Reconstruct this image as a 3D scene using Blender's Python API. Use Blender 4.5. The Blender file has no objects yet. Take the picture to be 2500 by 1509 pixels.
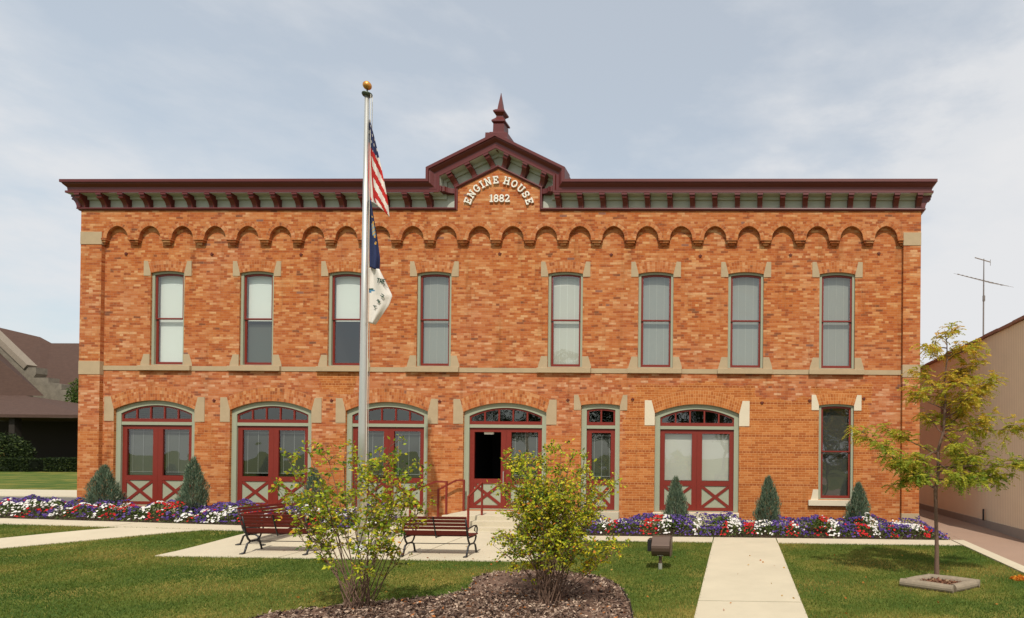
import bpy, bmesh, math, random
import numpy as np
from mathutils import Vector, Matrix
from mathutils.geometry import tessellate_polygon
random.seed(7); NR = np.random.RandomState(11)
C = bpy.context.scene.collection
R = math.radians
# ------------------------------------------------------------------ camera model (also used to survey the photo)
D, F, H = 17.5, 1452.0, 2.02
def axes(psi=.0232, th=.0058, roll=.0093):
    d = Vector((-math.sin(psi)*math.cos(th), math.cos(psi)*math.cos(th), math.sin(th)))
    r = d.cross(Vector((0, 0, 1))).normalized(); u = r.cross(d)
    return r*math.cos(roll)+u*math.sin(roll), u*math.cos(roll)-r*math.sin(roll), d
RX, UX, DX = axes(); PX, PY = 1766.39, 1106.27
CAM = Vector((0, -D, H))
def ray(x, y): return DX+RX*((x-PX)/F)-UX*((y-PY)/F)
def fac(x, y, Y=0.0):
    v = ray(x, y); p = CAM+v*((Y+D)/v.y); return p
def sm(t): t = max(0., min(1., t)); return t*t*(3-2*t)
def gz(X, Y):
    return .024*max(min(Y, 0.), -14.)+.0175*max(0., min(20., -X-4))*sm((Y+5.6)/3.)
def gnd(x, y):
    v = ray(x, y); t = 3.; st = .5
    for i in range(600):
        p = CAM+v*t
        if p.z < gz(p.x, p.y):
            t -= st; st *= .5
            if st < 1e-4: break
        t += st
    return CAM+v*t
cam = bpy.data.cameras.new('camera'); co = bpy.data.objects.new('camera', cam); C.objects.link(co)
co.matrix_world = Matrix(((RX.x, UX.x, -DX.x, CAM.x), (RX.y, UX.y, -DX.y, CAM.y), (RX.z, UX.z, -DX.z, CAM.z), (0, 0, 0, 1)))
cam.sensor_fit = 'HORIZONTAL'; cam.sensor_width = 36; cam.lens = 36*F/2500
cam.shift_x = (1250-PX)/2500; cam.shift_y = (PY-754.5)/2500
cam.clip_end = 3000; cam.clip_start = .1
bpy.context.scene.camera = co
# ------------------------------------------------------------------ materials
MATS = {}
def s2l(c): return tuple(((v/255)/12.92 if v/255 <= .04045 else ((v/255+.055)/1.055)**2.4) for v in c)+(1,)
class NT:
    def __init__(s, m): s.m = m; m.use_nodes = True; s.n = m.node_tree.nodes; s.l = m.node_tree.links; s.n.clear()
    def a(s, t, **k):
        n = s.n.new(t)
        for q, v in k.items():
            if q.startswith('i_'):
                key = q[2:]; key = int(key) if key.isdigit() else key.replace('_', ' ')
                if isinstance(v, tuple) and len(v) == 2 and hasattr(v[0], 'outputs'): s.l.new(v[0].outputs[v[1]], n.inputs[key])
                elif hasattr(v, 'outputs'): s.l.new(v.outputs[0], n.inputs[key])
                else: n.inputs[key].default_value = v
            else: setattr(n, q, v)
        return n
    def math(s, op, a, b=None, c=None):
        n = s.n.new('ShaderNodeMath'); n.operation = op
        for i, v in enumerate((a, b, c)):
            if v is None: continue
            if isinstance(v, tuple): s.l.new(v[0].outputs[v[1]], n.inputs[i])
            elif hasattr(v, 'outputs'): s.l.new(v.outputs[0], n.inputs[i])
            else: n.inputs[i].default_value = v
        return n
    def mix(s, f, a, b, bt='MIX'):
        n = s.n.new('ShaderNodeMixRGB'); n.blend_type = bt
        for i, v in enumerate((f, a, b)):
            if isinstance(v, tuple) and len(v) == 2: s.l.new(v[0].outputs[v[1]], n.inputs[i])
            elif hasattr(v, 'outputs'): s.l.new(v.outputs[0], n.inputs[i])
            else: n.inputs[i].default_value = v
        return n
    def ramp(s, f, st, interp='LINEAR'):
        n = s.n.new('ShaderNodeValToRGB'); n.color_ramp.interpolation = interp; e = n.color_ramp.elements
        while len(e) < len(st): e.new(.5)
        for q, (p, c) in zip(e, st): q.position = p; q.color = c
        s.l.new(f[0].outputs[f[1]] if isinstance(f, tuple) else f.outputs[0], n.inputs[0]); return n
    def out(s, sh): o = s.n.new('ShaderNodeOutputMaterial'); s.l.new(sh.outputs[0], o.inputs[0])
def mat(name, col, rough=.7, metal=0., var=.12, scale=6., bump=0., bscale=60., spec=.3, attr=None, transl=0., c2=None, coord='Object', stretch=None):
    if name in MATS: return MATS[name]
    m = bpy.data.materials.new(name); t = NT(m); MATS[name] = m
    tc = t.a('ShaderNodeTexCoord'); vec = (tc, coord)
    if stretch: vec = t.a('ShaderNodeMapping', i_Vector=vec, i_Scale=stretch)
    n1 = t.a('ShaderNodeTexNoise', i_Vector=vec, i_Scale=scale, i_Detail=6., i_Roughness=.65)
    base = t.a('ShaderNodeAttribute', attribute_name=attr) if attr else None
    f = t.math('MULTIPLY_ADD', (n1, 0), 2*var, 1-var)
    if c2:
        rr = t.ramp(n1, [(.38, col), (.62, c2)]); src = rr
    elif base: src = base
    else:
        src = t.a('ShaderNodeRGB'); src.outputs[0].default_value = col
    cc = t.a('ShaderNodeVectorMath', operation='SCALE'); t.l.new(src.outputs[0], cc.inputs[0]); t.l.new(f.outputs[0], cc.inputs['Scale'])
    b = t.a('ShaderNodeBsdfPrincipled', i_Roughness=rough, i_Metallic=metal); b.inputs['Specular IOR Level'].default_value = spec
    t.l.new(cc.outputs[0], b.inputs['Base Color'])
    if bump:
        n2 = t.a('ShaderNodeTexNoise', i_Vector=vec, i_Scale=bscale, i_Detail=4.)
        bp = t.a('ShaderNodeBump', i_Strength=min(1, bump), i_Distance=.01, i_Height=(n2, 0)); t.l.new(bp.outputs[0], b.inputs['Normal'])
    if transl:
        tr = t.a('ShaderNodeBsdfTranslucent'); t.l.new(cc.outputs[0], tr.inputs[0])
        mx = t.a('ShaderNodeMixShader', i_0=transl); t.l.new(b.outputs[0], mx.inputs[1]); t.l.new(tr.outputs[0], mx.inputs[2]); t.out(mx)
    else: t.out(b)
    return m
def L(*c): return s2l(c)
def brick_mat(name, kind='wall', newness=0.):
    """individual bricks from UV metres: rows .068 m, a header row every seventh, each brick its own colour"""
    m = bpy.data.materials.new(name); t = NT(m)
    uv = t.a('ShaderNodeUVMap'); sp = t.a('ShaderNodeSeparateXYZ', i_0=(uv, 0)); u, v = (sp, 0), (sp, 1)
    if kind == 'wall':
        rh, bw = .0685, .212
        r = t.math('DIVIDE', v, rh); row = t.math('FLOOR', r)
        hd = t.math('LESS_THAN', t.math('ABSOLUTE', t.math('SUBTRACT', t.math('FLOORED_MODULO', row, 7.), 3.)), .5)
        w = t.math('MULTIPLY_ADD', hd, -bw*.5, bw)
        rn = t.a('ShaderNodeTexWhiteNoise', noise_dimensions='1D', i_W=row)
        off = t.math('ADD', t.math('MULTIPLY', t.math('FLOORED_MODULO', row, 2.), .5), t.math('MULTIPLY', (rn, 0), .12))
        c = t.math('ADD', t.math('DIVIDE', u, w), off)
    else:      # voussoirs: u runs along the arch
        rh = .10 if kind == 'arch' else .2
        bw = .073
        r = t.math('DIVIDE', v, rh); row = t.math('FLOOR', r); w = t.math('ADD', 0., bw); c = t.math('DIVIDE', u, bw)
        hd = t.math('MULTIPLY', row, 0.)
    col = t.math('FLOOR', c)
    comb = t.a('ShaderNodeCombineXYZ', i_0=col, i_1=row)
    wn = t.a('ShaderNodeTexWhiteNoise', noise_dimensions='2D', i_Vector=comb)
    fu = t.math('FRACT', c); fv = t.math('FRACT', r)
    du = t.math('MULTIPLY', t.math('SUBTRACT', .5, t.math('ABSOLUTE', t.math('SUBTRACT', fu, .5))), w)
    dv = t.math('MULTIPLY', t.math('SUBTRACT', .5, t.math('ABSOLUTE', t.math('SUBTRACT', fv, .5))), rh)
    mort = t.math('LESS_THAN', t.math('MINIMUM', du, dv), .0055)
    big = t.a('ShaderNodeTexNoise', i_Vector=(uv, 0), i_Scale=.55, i_Detail=5., i_Roughness=.6)
    str_ = t.a('ShaderNodeMapping', i_Vector=(uv, 0), i_Scale=(1.3, 5., 1.))
    mid = t.a('ShaderNodeTexNoise', i_Vector=str_, i_Scale=1.6, i_Detail=4., i_Roughness=.6)
    # old bricks: wide colour spread, shifted by the clustered noise
    val = t.math('ADD', t.math('MULTIPLY', (wn, 0), .78), t.math('MULTIPLY_ADD', (mid, 0), 1.2, -.45))
    old = t.ramp(val, [(.0, L(120, 84, 66)), (.10, L(144, 88, 60)), (.20, L(163, 92, 56)), (.36, L(176, 106, 63)), (.52, L(183, 118, 73)), (.68, L(188, 127, 85)), (.84, L(195, 142, 101)), (1., L(206, 166, 128))])
    pz = t.math('MULTIPLY', t.math('MAXIMUM', t.math('SUBTRACT', 1., t.math('ABSOLUTE', t.math('MULTIPLY_ADD', v, .42, -1.65))), 0.), .22) if kind == 'wall' else .1
    pink = t.ramp(t.math('ADD', (big, 0), pz), [(.40, L(246, 220, 184)), (.56, L(246, 228, 208)), (.74, L(248, 232, 234))])
    old2 = t.mix(.9, old, pink, 'MULTIPLY')
    dark = t.ramp((wn, 1), [(0, (.0, .0, .0, 1)), (1, (1, 1, 1, 1))])
    dk = t.math('LESS_THAN', t.math('ADD', dark, t.math('MULTIPLY_ADD', (mid, 0), -.0, .0)), .045)
    dkm = t.math('MULTIPLY', dk, .6)
    old3 = t.mix(dkm, old2, L(120, 96, 88))
    new = t.ramp((wn, 0), [(0, L(158, 86, 42)), (.3, L(171, 98, 48)), (.7, L(180, 108, 56)), (1, L(188, 120, 68))])
    new2 = t.mix(t.math('MULTIPLY', hd, .75), new, L(146, 76, 38))
    if kind == 'wall':
        nz = t.a('ShaderNodeTexNoise', i_Vector=(uv, 0), i_Scale=1.1, i_Detail=3.)
        zz = t.math('ADD', v, t.math('MULTIPLY_ADD', (nz, 0), .9, -.45)); xx = t.math('ADD', u, t.math('MULTIPLY_ADD', (nz, 0), 1.2, -.6))
        def inbox(x0, x1, z0, z1):
            a = t.math('MULTIPLY', t.math('GREATER_THAN', xx, x0), t.math('LESS_THAN', xx, x1))
            b = t.math('MULTIPLY', t.math('GREATER_THAN', zz, z0), t.math('LESS_THAN', zz, z1))
            return t.math('MULTIPLY', a, b)
        msk = t.math('MAXIMUM', inbox(-3.35, 3.75, -1, 3.75), inbox(-12.6, -11.3, 3.8, 4.5))
        msk = t.math('MAXIMUM', msk, inbox(-3.1, .5, 3.6, 4.1)); msk = t.math('MAXIMUM', msk, inbox(2.2, 3.9, 3.6, 4.15))
        low = t.math('MULTIPLY', t.math('LESS_THAN', zz, 2.6), .45)
        msk = t.math('MAXIMUM', msk, low)
    else: msk = t.math('ADD', newness, 0.)
    br = t.mix(msk, old3, new2)
    fine = t.a('ShaderNodeTexNoise', i_Vector=(uv, 0), i_Scale=45., i_Detail=3.)
    br2 = t.a('ShaderNodeVectorMath', operation='SCALE'); t.l.new(br.outputs[0], br2.inputs[0]); t.l.new(t.math('MULTIPLY_ADD', (fine, 0), .3, .85).outputs[0], br2.inputs['Scale'])
    mc = t.mix(msk, L(172, 122, 90), L(200, 146, 98))
    wm = t.a('ShaderNodeMapping', i_Vector=(uv, 0), i_Scale=(2.2, .22, 1.)); wt = t.a('ShaderNodeTexNoise', i_Vector=wm, i_Scale=1.5, i_Detail=6., i_Roughness=.7)
    ws = t.ramp((wt, 0), [(.30, (.70, .67, .64, 1)), (.45, (.97, .97, .97, 1)), (.62, (1, 1, 1, 1)), (.75, (1.06, 1.05, 1.04, 1))])
    mk = t.math('MULTIPLY', mort, t.math('MULTIPLY_ADD', msk, .25, .6))
    fin = t.mix(1., t.mix(mk, br2, mc), ws, 'MULTIPLY')
    b = t.a('ShaderNodeBsdfPrincipled', i_Roughness=.9); b.inputs['Specular IOR Level'].default_value = .15
    t.l.new(fin.outputs[0], b.inputs['Base Color'])
    hgt = t.math('ADD', t.math('MULTIPLY', mort, -1.), t.math('MULTIPLY', (wn, 0), .5))
    bp = t.a('ShaderNodeBump', i_Strength=.5, i_Distance=.006, i_Height=hgt); t.l.new(bp.outputs[0], b.inputs['Normal'])
    t.out(b); MATS[name] = m; return m
BRICK = brick_mat('brick'); ARCHB = brick_mat('arch_brick', 'arch', .25); ARCHN = brick_mat('new_arch_brick', 'arch', 1.)
RED = mat('red_paint', L(118, 36, 24), .5, var=.14, spec=.4)
CORN = mat('cornice_paint', L(90, 27, 22), .45, var=.14, scale=2.5, spec=.5)
GREY = mat('sage_paint', L(150, 152, 130), .6, var=.05)
FRZ = mat('frieze_paint', L(170, 172, 160), .6, var=.10)
STONE = mat('sandstone', L(170, 148, 118), .85, var=.18, scale=3, bump=.3, bscale=40)
NSTONE = mat('pale_stone', L(206, 192, 168), .85, var=.07, scale=4, bump=.2)
CONC = mat('concrete', L(188, 176, 152), .9, var=.16, scale=1.1, bump=.4, bscale=90)
STEPC = mat('step_concrete', L(188, 176, 152), .9, var=.12, scale=3, bump=.3, bscale=60)
IRON = mat('black_iron', L(28, 26, 28), .45, var=.1, spec=.5)
SLAT = mat('slat_wood', L(92, 30, 24), .5, var=.15, scale=12, stretch=(.5, 6, 6))
ALU = mat('aluminium', (.60, .58, .53, 1), .38, metal=.75, var=.04)
BRASS = mat('gilt', L(200, 140, 70), .4, metal=.6, var=.08, scale=20)
BARK = mat('bark', L(108, 84, 70), .9, var=.3, scale=30, bump=.5)
LEAF = mat('leaf', (0, 0, 0, 1), .6, attr='Col', var=.05, transl=.45, spec=.2)
FLW = mat('petal', (0, 0, 0, 1), .7, attr='Col', var=.05, transl=.2, spec=.1)
DARK = mat('dark_room', (.045, .04, .04, 1), .9, var=.1)
WHITE = mat('white_paint', L(225, 218, 205), .6, var=.04)
def glass_mat():
    m = bpy.data.materials.new('window_glass'); t = NT(m)
    tr = t.a('ShaderNodeBsdfTransparent', i_0=(.82, .85, .84, 1)); gl = t.a('ShaderNodeBsdfGlossy', i_Roughness=.012, i_0=(1, 1, 1, 1))
    tc = t.a('ShaderNodeTexCoord'); n = t.a('ShaderNodeTexNoise', i_Vector=(tc, 'Object'), i_Scale=1.4, i_Detail=1.)
    bp = t.a('ShaderNodeBump', i_Strength=.5, i_Distance=.02, i_Height=(n, 0)); t.l.new(bp.outputs[0], gl.inputs['Normal'])
    lw = t.a('ShaderNodeLayerWeight', i_0=.5); f2 = t.math('MULTIPLY_ADD', t.math('POWER', (lw, 'Facing'), 4.), .6, .12)
    mx = t.a('ShaderNodeMixShader', i_0=f2); t.l.new(tr.outputs[0], mx.inputs[1]); t.l.new(gl.outputs[0], mx.inputs[2]); t.out(mx); return m
GLASS = glass_mat()
def blind_mat(name, col, stripes=0.):
    m = bpy.data.materials.new(name); t = NT(m); MATS[name] = m
    tc = t.a('ShaderNodeTexCoord'); sp = t.a('ShaderNodeSeparateXYZ', i_0=(tc, 'Object'))
    w = t.math('SINE', t.math('MULTIPLY', (sp, 2), 2*math.pi/.025)); f = t.math('MULTIPLY_ADD', w, stripes, 1.)
    src = t.a('ShaderNodeRGB'); src.outputs[0].default_value = col
    cc = t.a('ShaderNodeVectorMath', operation='SCALE'); t.l.new(src.outputs[0], cc.inputs[0]); t.l.new(f.outputs[0], cc.inputs['Scale'])
    b = t.a('ShaderNodeBsdfDiffuse'); t.l.new(cc.outputs[0], b.inputs[0]); t.out(b); return m
B_WHITE = blind_mat('white_blind', L(236, 236, 228), .01); B_GREY = blind_mat('grey_blind', L(156, 154, 146), .05)
B_LIGHT = blind_mat('light_blind', L(205, 200, 188), .04); B_DARK = blind_mat('dark_blind', L(92, 94, 86), .08); B_MID = blind_mat('mid_blind', L(150, 150, 146), .05)
# ------------------------------------------------------------------ mesh helpers
ORG = {}
class MB:
    def __init__(s): s.v = []; s.f = []; s.uv = {}; s.mi = []
    def add(s, vs, fs, uvs=None, mi=0):
        o = len(s.v); s.v += [tuple(p) for p in vs]
        for k, f in enumerate(fs):
            if uvs: s.uv[len(s.f)] = [uvs[i] for i in f]
            s.f.append(tuple(i+o for i in f)); s.mi.append(mi)
        return s
    def box(s, x0, x1, y0, y1, z0, z1, mi=0):
        vs = [(x, y, z) for z in (z0, z1) for y in (y0, y1) for x in (x0, x1)]
        return s.add(vs, [(0, 2, 3, 1), (4, 5, 7, 6), (0, 1, 5, 4), (2, 6, 7, 3), (0, 4, 6, 2), (1, 3, 7, 5)], mi=mi)
    def prism(s, poly, y0, y1, holes=(), mi=0, back=True):
        loops = [list(poly)]+[list(h) for h in holes]; flat = [p for l in loops for p in l]; n = len(flat)
        tris = tessellate_polygon([[Vector((p[0], p[1], 0)) for p in l] for l in loops])
        vs = [(p[0], y0, p[1]) for p in flat]+[(p[0], y1, p[1]) for p in flat]; fs = []
        for t in tris:
            a, b, c = [flat[i] for i in t]
            if (b[0]-a[0])*(c[1]-a[1])-(b[1]-a[1])*(c[0]-a[0]) < 0: t = (t[0], t[2], t[1])
            fs.append(tuple(t))
            if back: fs.append((t[0]+n, t[2]+n, t[1]+n))
        o = 0
        for li, l in enumerate(loops):
            ar = sum(l[i][0]*l[(i+1) % len(l)][1]-l[(i+1) % len(l)][0]*l[i][1] for i in range(len(l)))
            for i in range(len(l)):
                j = (i+1) % len(l); q = (o+j, o+i, o+i+n, o+j+n)
                if (ar > 0) == (li == 0): q = (o+i, o+i+n, o+j+n, o+j)
                fs.append(q)
            o += len(l)
        return s.add(vs, fs, mi=mi)
    def tube(s, pts, rad, n=8, caps=True, mi=0):
        pts = [Vector(p) for p in pts]
        if not hasattr(rad, '__len__'): rad = [rad]*len(pts)
        vs = []; fs = []; pu = None
        for i, p in enumerate(pts):
            d = (pts[min(i+1, len(pts)-1)]-pts[max(i-1, 0)]).normalized()
            if pu is None: pu = d.orthogonal().normalized()
            a = (pu-d*pu.dot(d)).normalized(); b = d.cross(a); pu = a
            for k in range(n):
                an = 2*math.pi*k/n; vs.append(p+(a*math.cos(an)+b*math.sin(an))*rad[i])
        for i in range(len(pts)-1):
            for k in range(n):
                k2 = (k+1) % n; fs.append((i*n+k, i*n+k2, (i+1)*n+k2, (i+1)*n+k))
        if caps: fs.append(tuple(range(n-1, -1, -1))); fs.append(tuple((len(pts)-1)*n+k for k in range(n)))
        return s.add(vs, fs, mi=mi)
    def bar(s, p, q, w, h, up=(0, 0, 1), mi=0):
        p = Vector(p); q = Vector(q); d = (q-p).normalized(); a = d.cross(Vector(up)).normalized(); b = a.cross(d)
        vs = [c+a*(sx*w/2)+b*(sz*h/2) for c in (p, q) for sx, sz in ((-1, -1), (1, -1), (1, 1), (-1, 1))]
        return s.add(vs, [(3, 2, 1, 0), (4, 5, 6, 7), (0, 1, 5, 4), (1, 2, 6, 5), (2, 3, 7, 6), (3, 0, 4, 7)], mi=mi)
    def lathe(s, prof, c=(0, 0, 0), n=24, mi=0):
        vs = []; fs = []; c = Vector(c)
        for r, z in prof:
            for k in range(n): an = 2*math.pi*k/n; vs.append(c+Vector((r*math.cos(an), r*math.sin(an), z)))
        for i in range(len(prof)-1):
            for k in range(n): k2 = (k+1) % n; fs.append((i*n+k, i*n+k2, (i+1)*n+k2, (i+1)*n+k))
        fs.append(tuple(range(n-1, -1, -1))); fs.append(tuple((len(prof)-1)*n+k for k in range(n)))
        return s.add(vs, fs, mi=mi)
    def build(s, name, m, parent=None, smooth=False, loc=None, bevel=0):
        org = Vector(loc) if loc is not None else (Vector(ORG.get(parent.name, (0, 0, 0))) if parent else Vector((0, 0, 0)))
        me = bpy.data.meshes.new(name); me.from_pydata([tuple(Vector(p)-org) for p in s.v], [], s.f)
        ul = me.uv_layers.new(name='UVMap').data
        for pi, p in enumerate(me.polygons):
            p.material_index = s.mi[pi]
            if pi in s.uv:
                for k, li in enumerate(p.loop_indices): ul[li].uv = s.uv[pi][k]
            else:
                nn = p.normal; ax = max(range(3), key=lambda k: abs(nn[k]))
                for li in p.loop_indices:
                    q = s.v[me.loops[li].vertex_index]; ul[li].uv = (q[0], q[2]) if ax == 1 else ((q[1], q[2]) if ax == 0 else (q[0], q[1]))
            p.use_smooth = smooth
        for mm in (m if isinstance(m, (list, tuple)) else [m]): me.materials.append(mm)
        me.validate()
        return link(name, me, parent, org, bevel)
def link(name, me, parent=None, org=(0, 0, 0), bevel=0):
    o = bpy.data.objects.new(name, me); C.objects.link(o)
    if parent: o.parent = parent; ORG[o.name] = Vector(org)
    else: o.location = org; ORG[o.name] = Vector(org)
    if bevel:
        b = o.modifiers.new('bevel', 'BEVEL'); b.width = bevel; b.segments = 2; b.limit_method = 'ANGLE'
    return o
def tag(o, label=None, cat=None, group=None, kind=None):
    if label: o['label'] = label
    if cat: o['category'] = cat
    if group: o['group'] = group
    if kind: o['kind'] = kind
    return o
def thing(name, loc, label, cat, group=None, rz=0, local=False):
    o = bpy.data.objects.new(name, None); C.objects.link(o); o.location = loc; o.rotation_euler.z = rz; o.empty_display_size = .2
    ORG[o.name] = Vector((0, 0, 0)) if local else Vector(loc)
    return tag(o, label, cat, group)
def copy_tree(o, parent=None):
    c = o.copy(); C.objects.link(c)
    if parent: c.parent = parent
    for ch in [x for x in bpy.data.objects if x.parent == o]: copy_tree(ch, c)
    return c
def np_mesh(name, V, faces_n, m, parent=None, cols=None, loc=(0, 0, 0), uvs=None):
    """V: (N*faces_n,3); each run of faces_n vertices is one polygon"""
    V = np.asarray(V, np.float32)-np.array(loc, np.float32); nv = len(V); nf = nv//faces_n
    me = bpy.data.meshes.new(name); me.vertices.add(nv); me.vertices.foreach_set('co', V.ravel())
    me.loops.add(nv); me.loops.foreach_set('vertex_index', np.arange(nv, dtype=np.int32))
    me.polygons.add(nf); me.polygons.foreach_set('loop_start', np.arange(0, nv, faces_n, dtype=np.int32))
    me.update()
    if cols is not None:
        ca = me.color_attributes.new('Col', 'FLOAT_COLOR', 'POINT')
        cc = np.ones((nv, 4), np.float32); cc[:, :3] = np.repeat(cols, faces_n, axis=0); ca.data.foreach_set('color', cc.ravel())
    me.materials.append(m); me.validate(); me.update()
    return link(name, me, parent, loc)
def leaves(P, Dn, Ln, Wd, seed=None):
    """diamond leaves; P,Dn (N,3)"""
    N = len(P); rnd = NR.randn(N, 3); Dn = Dn/np.linalg.norm(Dn, axis=1)[:, None]
    S = np.cross(Dn, rnd); S /= np.linalg.norm(S, axis=1)[:, None]+1e-9
    Ln = np.broadcast_to(Ln, N)[:, None]; Wd = np.broadcast_to(Wd, N)[:, None]
    V = np.stack([P, P+Dn*Ln*.45+S*Wd*.5, P+Dn*Ln, P+Dn*Ln*.45-S*Wd*.5], 1)
    return V.reshape(-1, 3)
def pal(N, cols, w, jit=.15):
    c = np.array([s2l(k)[:3] for k in cols]); i = NR.choice(len(cols), N, p=np.array(w)/sum(w))
    return np.clip(c[i]*(1+NR.uniform(-jit, jit, (N, 1))), 0, 1)
# ------------------------------------------------------------------ ground
def lines(a, b, fine0, fine1, st, coarse):
    x = list(np.arange(fine0, fine1+1e-6, st)); v = fine0
    while v > a: v -= max(coarse, (fine0-v)*.5); x.insert(0, max(v, a))
    v = fine1
    while v < b: v += max(coarse, (v-fine1)*.5); x.append(min(v, b))
    return x
gx = lines(-700, 600, -30, 12, .5, 2); gy = lines(-500, 900, -20, 4, .5, 2)
mb = MB(); nx = len(gx)
mb.add([(x, y, gz(x, y)) for y in gy for x in gx], [(j*nx+i, j*nx+i+1, (j+1)*nx+i+1, (j+1)*nx+i) for j in range(len(gy)-1) for i in range(nx-1)])
def lawn_mat():
    m = bpy.data.materials.new('lawn'); t = NT(m); tc = t.a('ShaderNodeTexCoord')
    n1 = t.a('ShaderNodeTexNoise', i_Vector=(tc, 'Object'), i_Scale=.9, i_Detail=5., i_Roughness=.6)
    n2 = t.a('ShaderNodeTexNoise', i_Vector=(tc, 'Object'), i_Scale=26., i_Detail=5., i_Roughness=.7)
    c = t.ramp(n1, [(.35, L(66, 88, 36)), (.5, L(92, 102, 44)), (.68, L(138, 124, 64))]); c2 = t.ramp(n2, [(.3, (.55, .55, .5, 1)), (.7, (1.25, 1.25, 1.2, 1))])
    mx = t.mix(1., c, c2, 'MULTIPLY'); b = t.a('ShaderNodeBsdfPrincipled', i_Roughness=.95); b.inputs['Specular IOR Level'].default_value = .1
    t.l.new(mx.outputs[0], b.inputs['Base Color']); bp = t.a('ShaderNodeBump', i_Strength=.8, i_Distance=.03, i_Height=(n2, 0)); t.l.new(bp.outputs[0], b.inputs['Normal']); t.out(b); return m
tag(mb.build('lawn', lawn_mat(), smooth=True), kind='structure')
def sheet(name, quads, m, off=.02, thick=.05, st=.5):
    """draped slabs given as 4 corners (x,y) each"""
    mb = MB()
    for q in quads:
        a, b, c, d = [Vector((p[0], p[1])) for p in q]
        nu = max(1, int(max((b-a).length, (c-d).length)/st)); nv = max(1, int(max((d-a).length, (c-b).length)/st)); nu = min(nu, 80); nv = min(nv, 80)
        P = [[(a.lerp(b, i/nu)).lerp(d.lerp(c, i/nu), j/nv) for i in range(nu+1)] for j in range(nv+1)]
        vs = [(p.x, p.y, gz(p.x, p.y)+off) for r in P for p in r]; n = len(vs); w = nu+1
        ar = (b-a).cross(d-a)
        fs = [((j*w+i, j*w+i+1, (j+1)*w+i+1, (j+1)*w+i) if ar > 0 else (j*w+i, (j+1)*w+i, (j+1)*w+i+1, j*w+i+1)) for j in range(nv) for i in range(nu)]
        bd = [i for i in range(nu+1)]+[j*w+nu for j in range(1, nv+1)]+[nv*w+i for i in range(nu-1, -1, -1)]+[j*w for j in range(nv-1, 0, -1)]
        vs += [(vs[k][0], vs[k][1], vs[k][2]-thick) for k in bd]
        for k in range(len(bd)):
            k2 = (k+1) % len(bd); f = (bd[k], n+k, n+k2, bd[k2]); fs.append(f if ar > 0 else f[::-1])
        mb.add(vs, fs)
    return tag(mb.build(name, m), kind='structure')
BF, SF = -2.35, -3.08           # flower bed front edge, front of the concrete strip
p1, p2, p3, p4 = gnd(304, 1287), gnd(0, 1315), gnd(0, 1336.5), gnd(470, 1292.5)
ex = lambda a, b, k: (a.x+(b.x-a.x)*k, a.y+(b.y-a.y)*k)
g = .012
def rect(x0, x1, y0, y1): return [(x0, y0), (x1, y0), (x1, y1), (x0, y1)]
strip = [(-26, -19.2), (-19.2, -15.6), (-15.6, -11.9), (-11.9, -8.9), (-8.9, -4.35), (-4.35, -.58), (-.58, 1.0), (1.0, 5.42)]
sheet('garden_path', [rect(a+g, b-g, SF, BF) for a, b in strip]+[[ex(p1, p2, 3.), (p1.x, SF-g), (p4.x+.4, SF-g), ex(p4, p3, 3.)]], CONC)
sheet('plaza', [rect(-11.9+g, -9.3-g, -5.6, SF-g), rect(-9.3+g, -6.7-g, -5.62, SF-g), rect(-6.7+g, -4.1, -5.64, SF-g), rect(-9.6, -4.4, BF+g, -.06)], CONC, off=.022)
sheet('walkway', [rect(-.575, 1.0, -8.40, SF-g), rect(-.575, 1.0, -13.9, -8.44), rect(-.575, 1.0, -19.4, -13.915)], CONC, off=.021)
sheet('kerb', [rect(5.43, 5.72, -40, -2.95), rect(5.43, 5.72, -2.94, BF)], CONC, off=.03)
DRIVE = mat('driveway_asphalt', L(150, 124, 106), .95, var=.12, scale=1.2, bump=.6, bscale=120)
sheet('driveway', [rect(5.725, 7.32, -40, 30)], DRIVE, off=.012, st=1.)
sheet('driveway_apron', [rect(5.29, 5.72, BF+.01, 30)], DRIVE, off=.011, st=1.)
ROADM = mat('asphalt', L(104, 98, 92), .95, var=.1, bump=.4)
r1 = gnd(60, 1213); r2 = gnd(60, 1197)
sheet('road', [rect(-140, -19.95, 1.6, r1.y-.1)], ROADM, off=.012, st=2.)
sheet('pavement', [rect(-140, -19.95, r1.y, r2.y)], CONC, off=.03, st=2.)
SOIL = mat('soil', L(62, 44, 34), .95, var=.3, scale=8, bump=.8)
sheet('flower_bed_soil', [rect(-24.5, -9.62, BF, -.12), rect(-4.38, 5.28, BF, -.12), rect(-24.5, -20.0, -.12, .8)], SOIL, off=.012)
# ------------------------------------------------------------------ the engine house
XL, XR, PL, PR = -19.79, 5.285, -19.146, 4.784
GC = -7.12
house = thing('brick_building', (-7.2, 0, 0), 'long two-storey orange brick fire station with red cornice, pointed central gable and arched doors', 'building')
def arc(cx, w, zs, h, n=14, off=0.):
    """segmental arch from left to right, offset outwards by off"""
    Rr = (w*w+h*h)/(2*h); zc = zs+h-Rr; a = math.asin(w/Rr); rr = Rr+off
    a2 = a if off >= 0 else math.asin(min(1, (w+off)/rr))
    return [(cx+rr*math.sin(-a2+2*a2*i/n), zc+rr*math.cos(-a2+2*a2*i/n)) for i in range(n+1)]
def opening(cx, w, z0, zs, h, n=14): return [(cx-w, z0), (cx+w, z0)]+arc(cx, w, zs, h, n)[::-1]
UW = [-17.21, -14.47, -11.77, -9.08, -5.14, -2.45, .21, 2.89]
DW = [-17.56, -13.99, -10.466, -6.912, -1.199]
holes = [opening(c, .52, 4.62, 7.40, .06) for c in UW]+[opening(c, 1.245, .37, 3.28, .275) for c in DW]
holes += [opening(-4.058, .578, .37, 3.50, .05), opening(2.893, .512, .79, 3.545, .045)]
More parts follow.
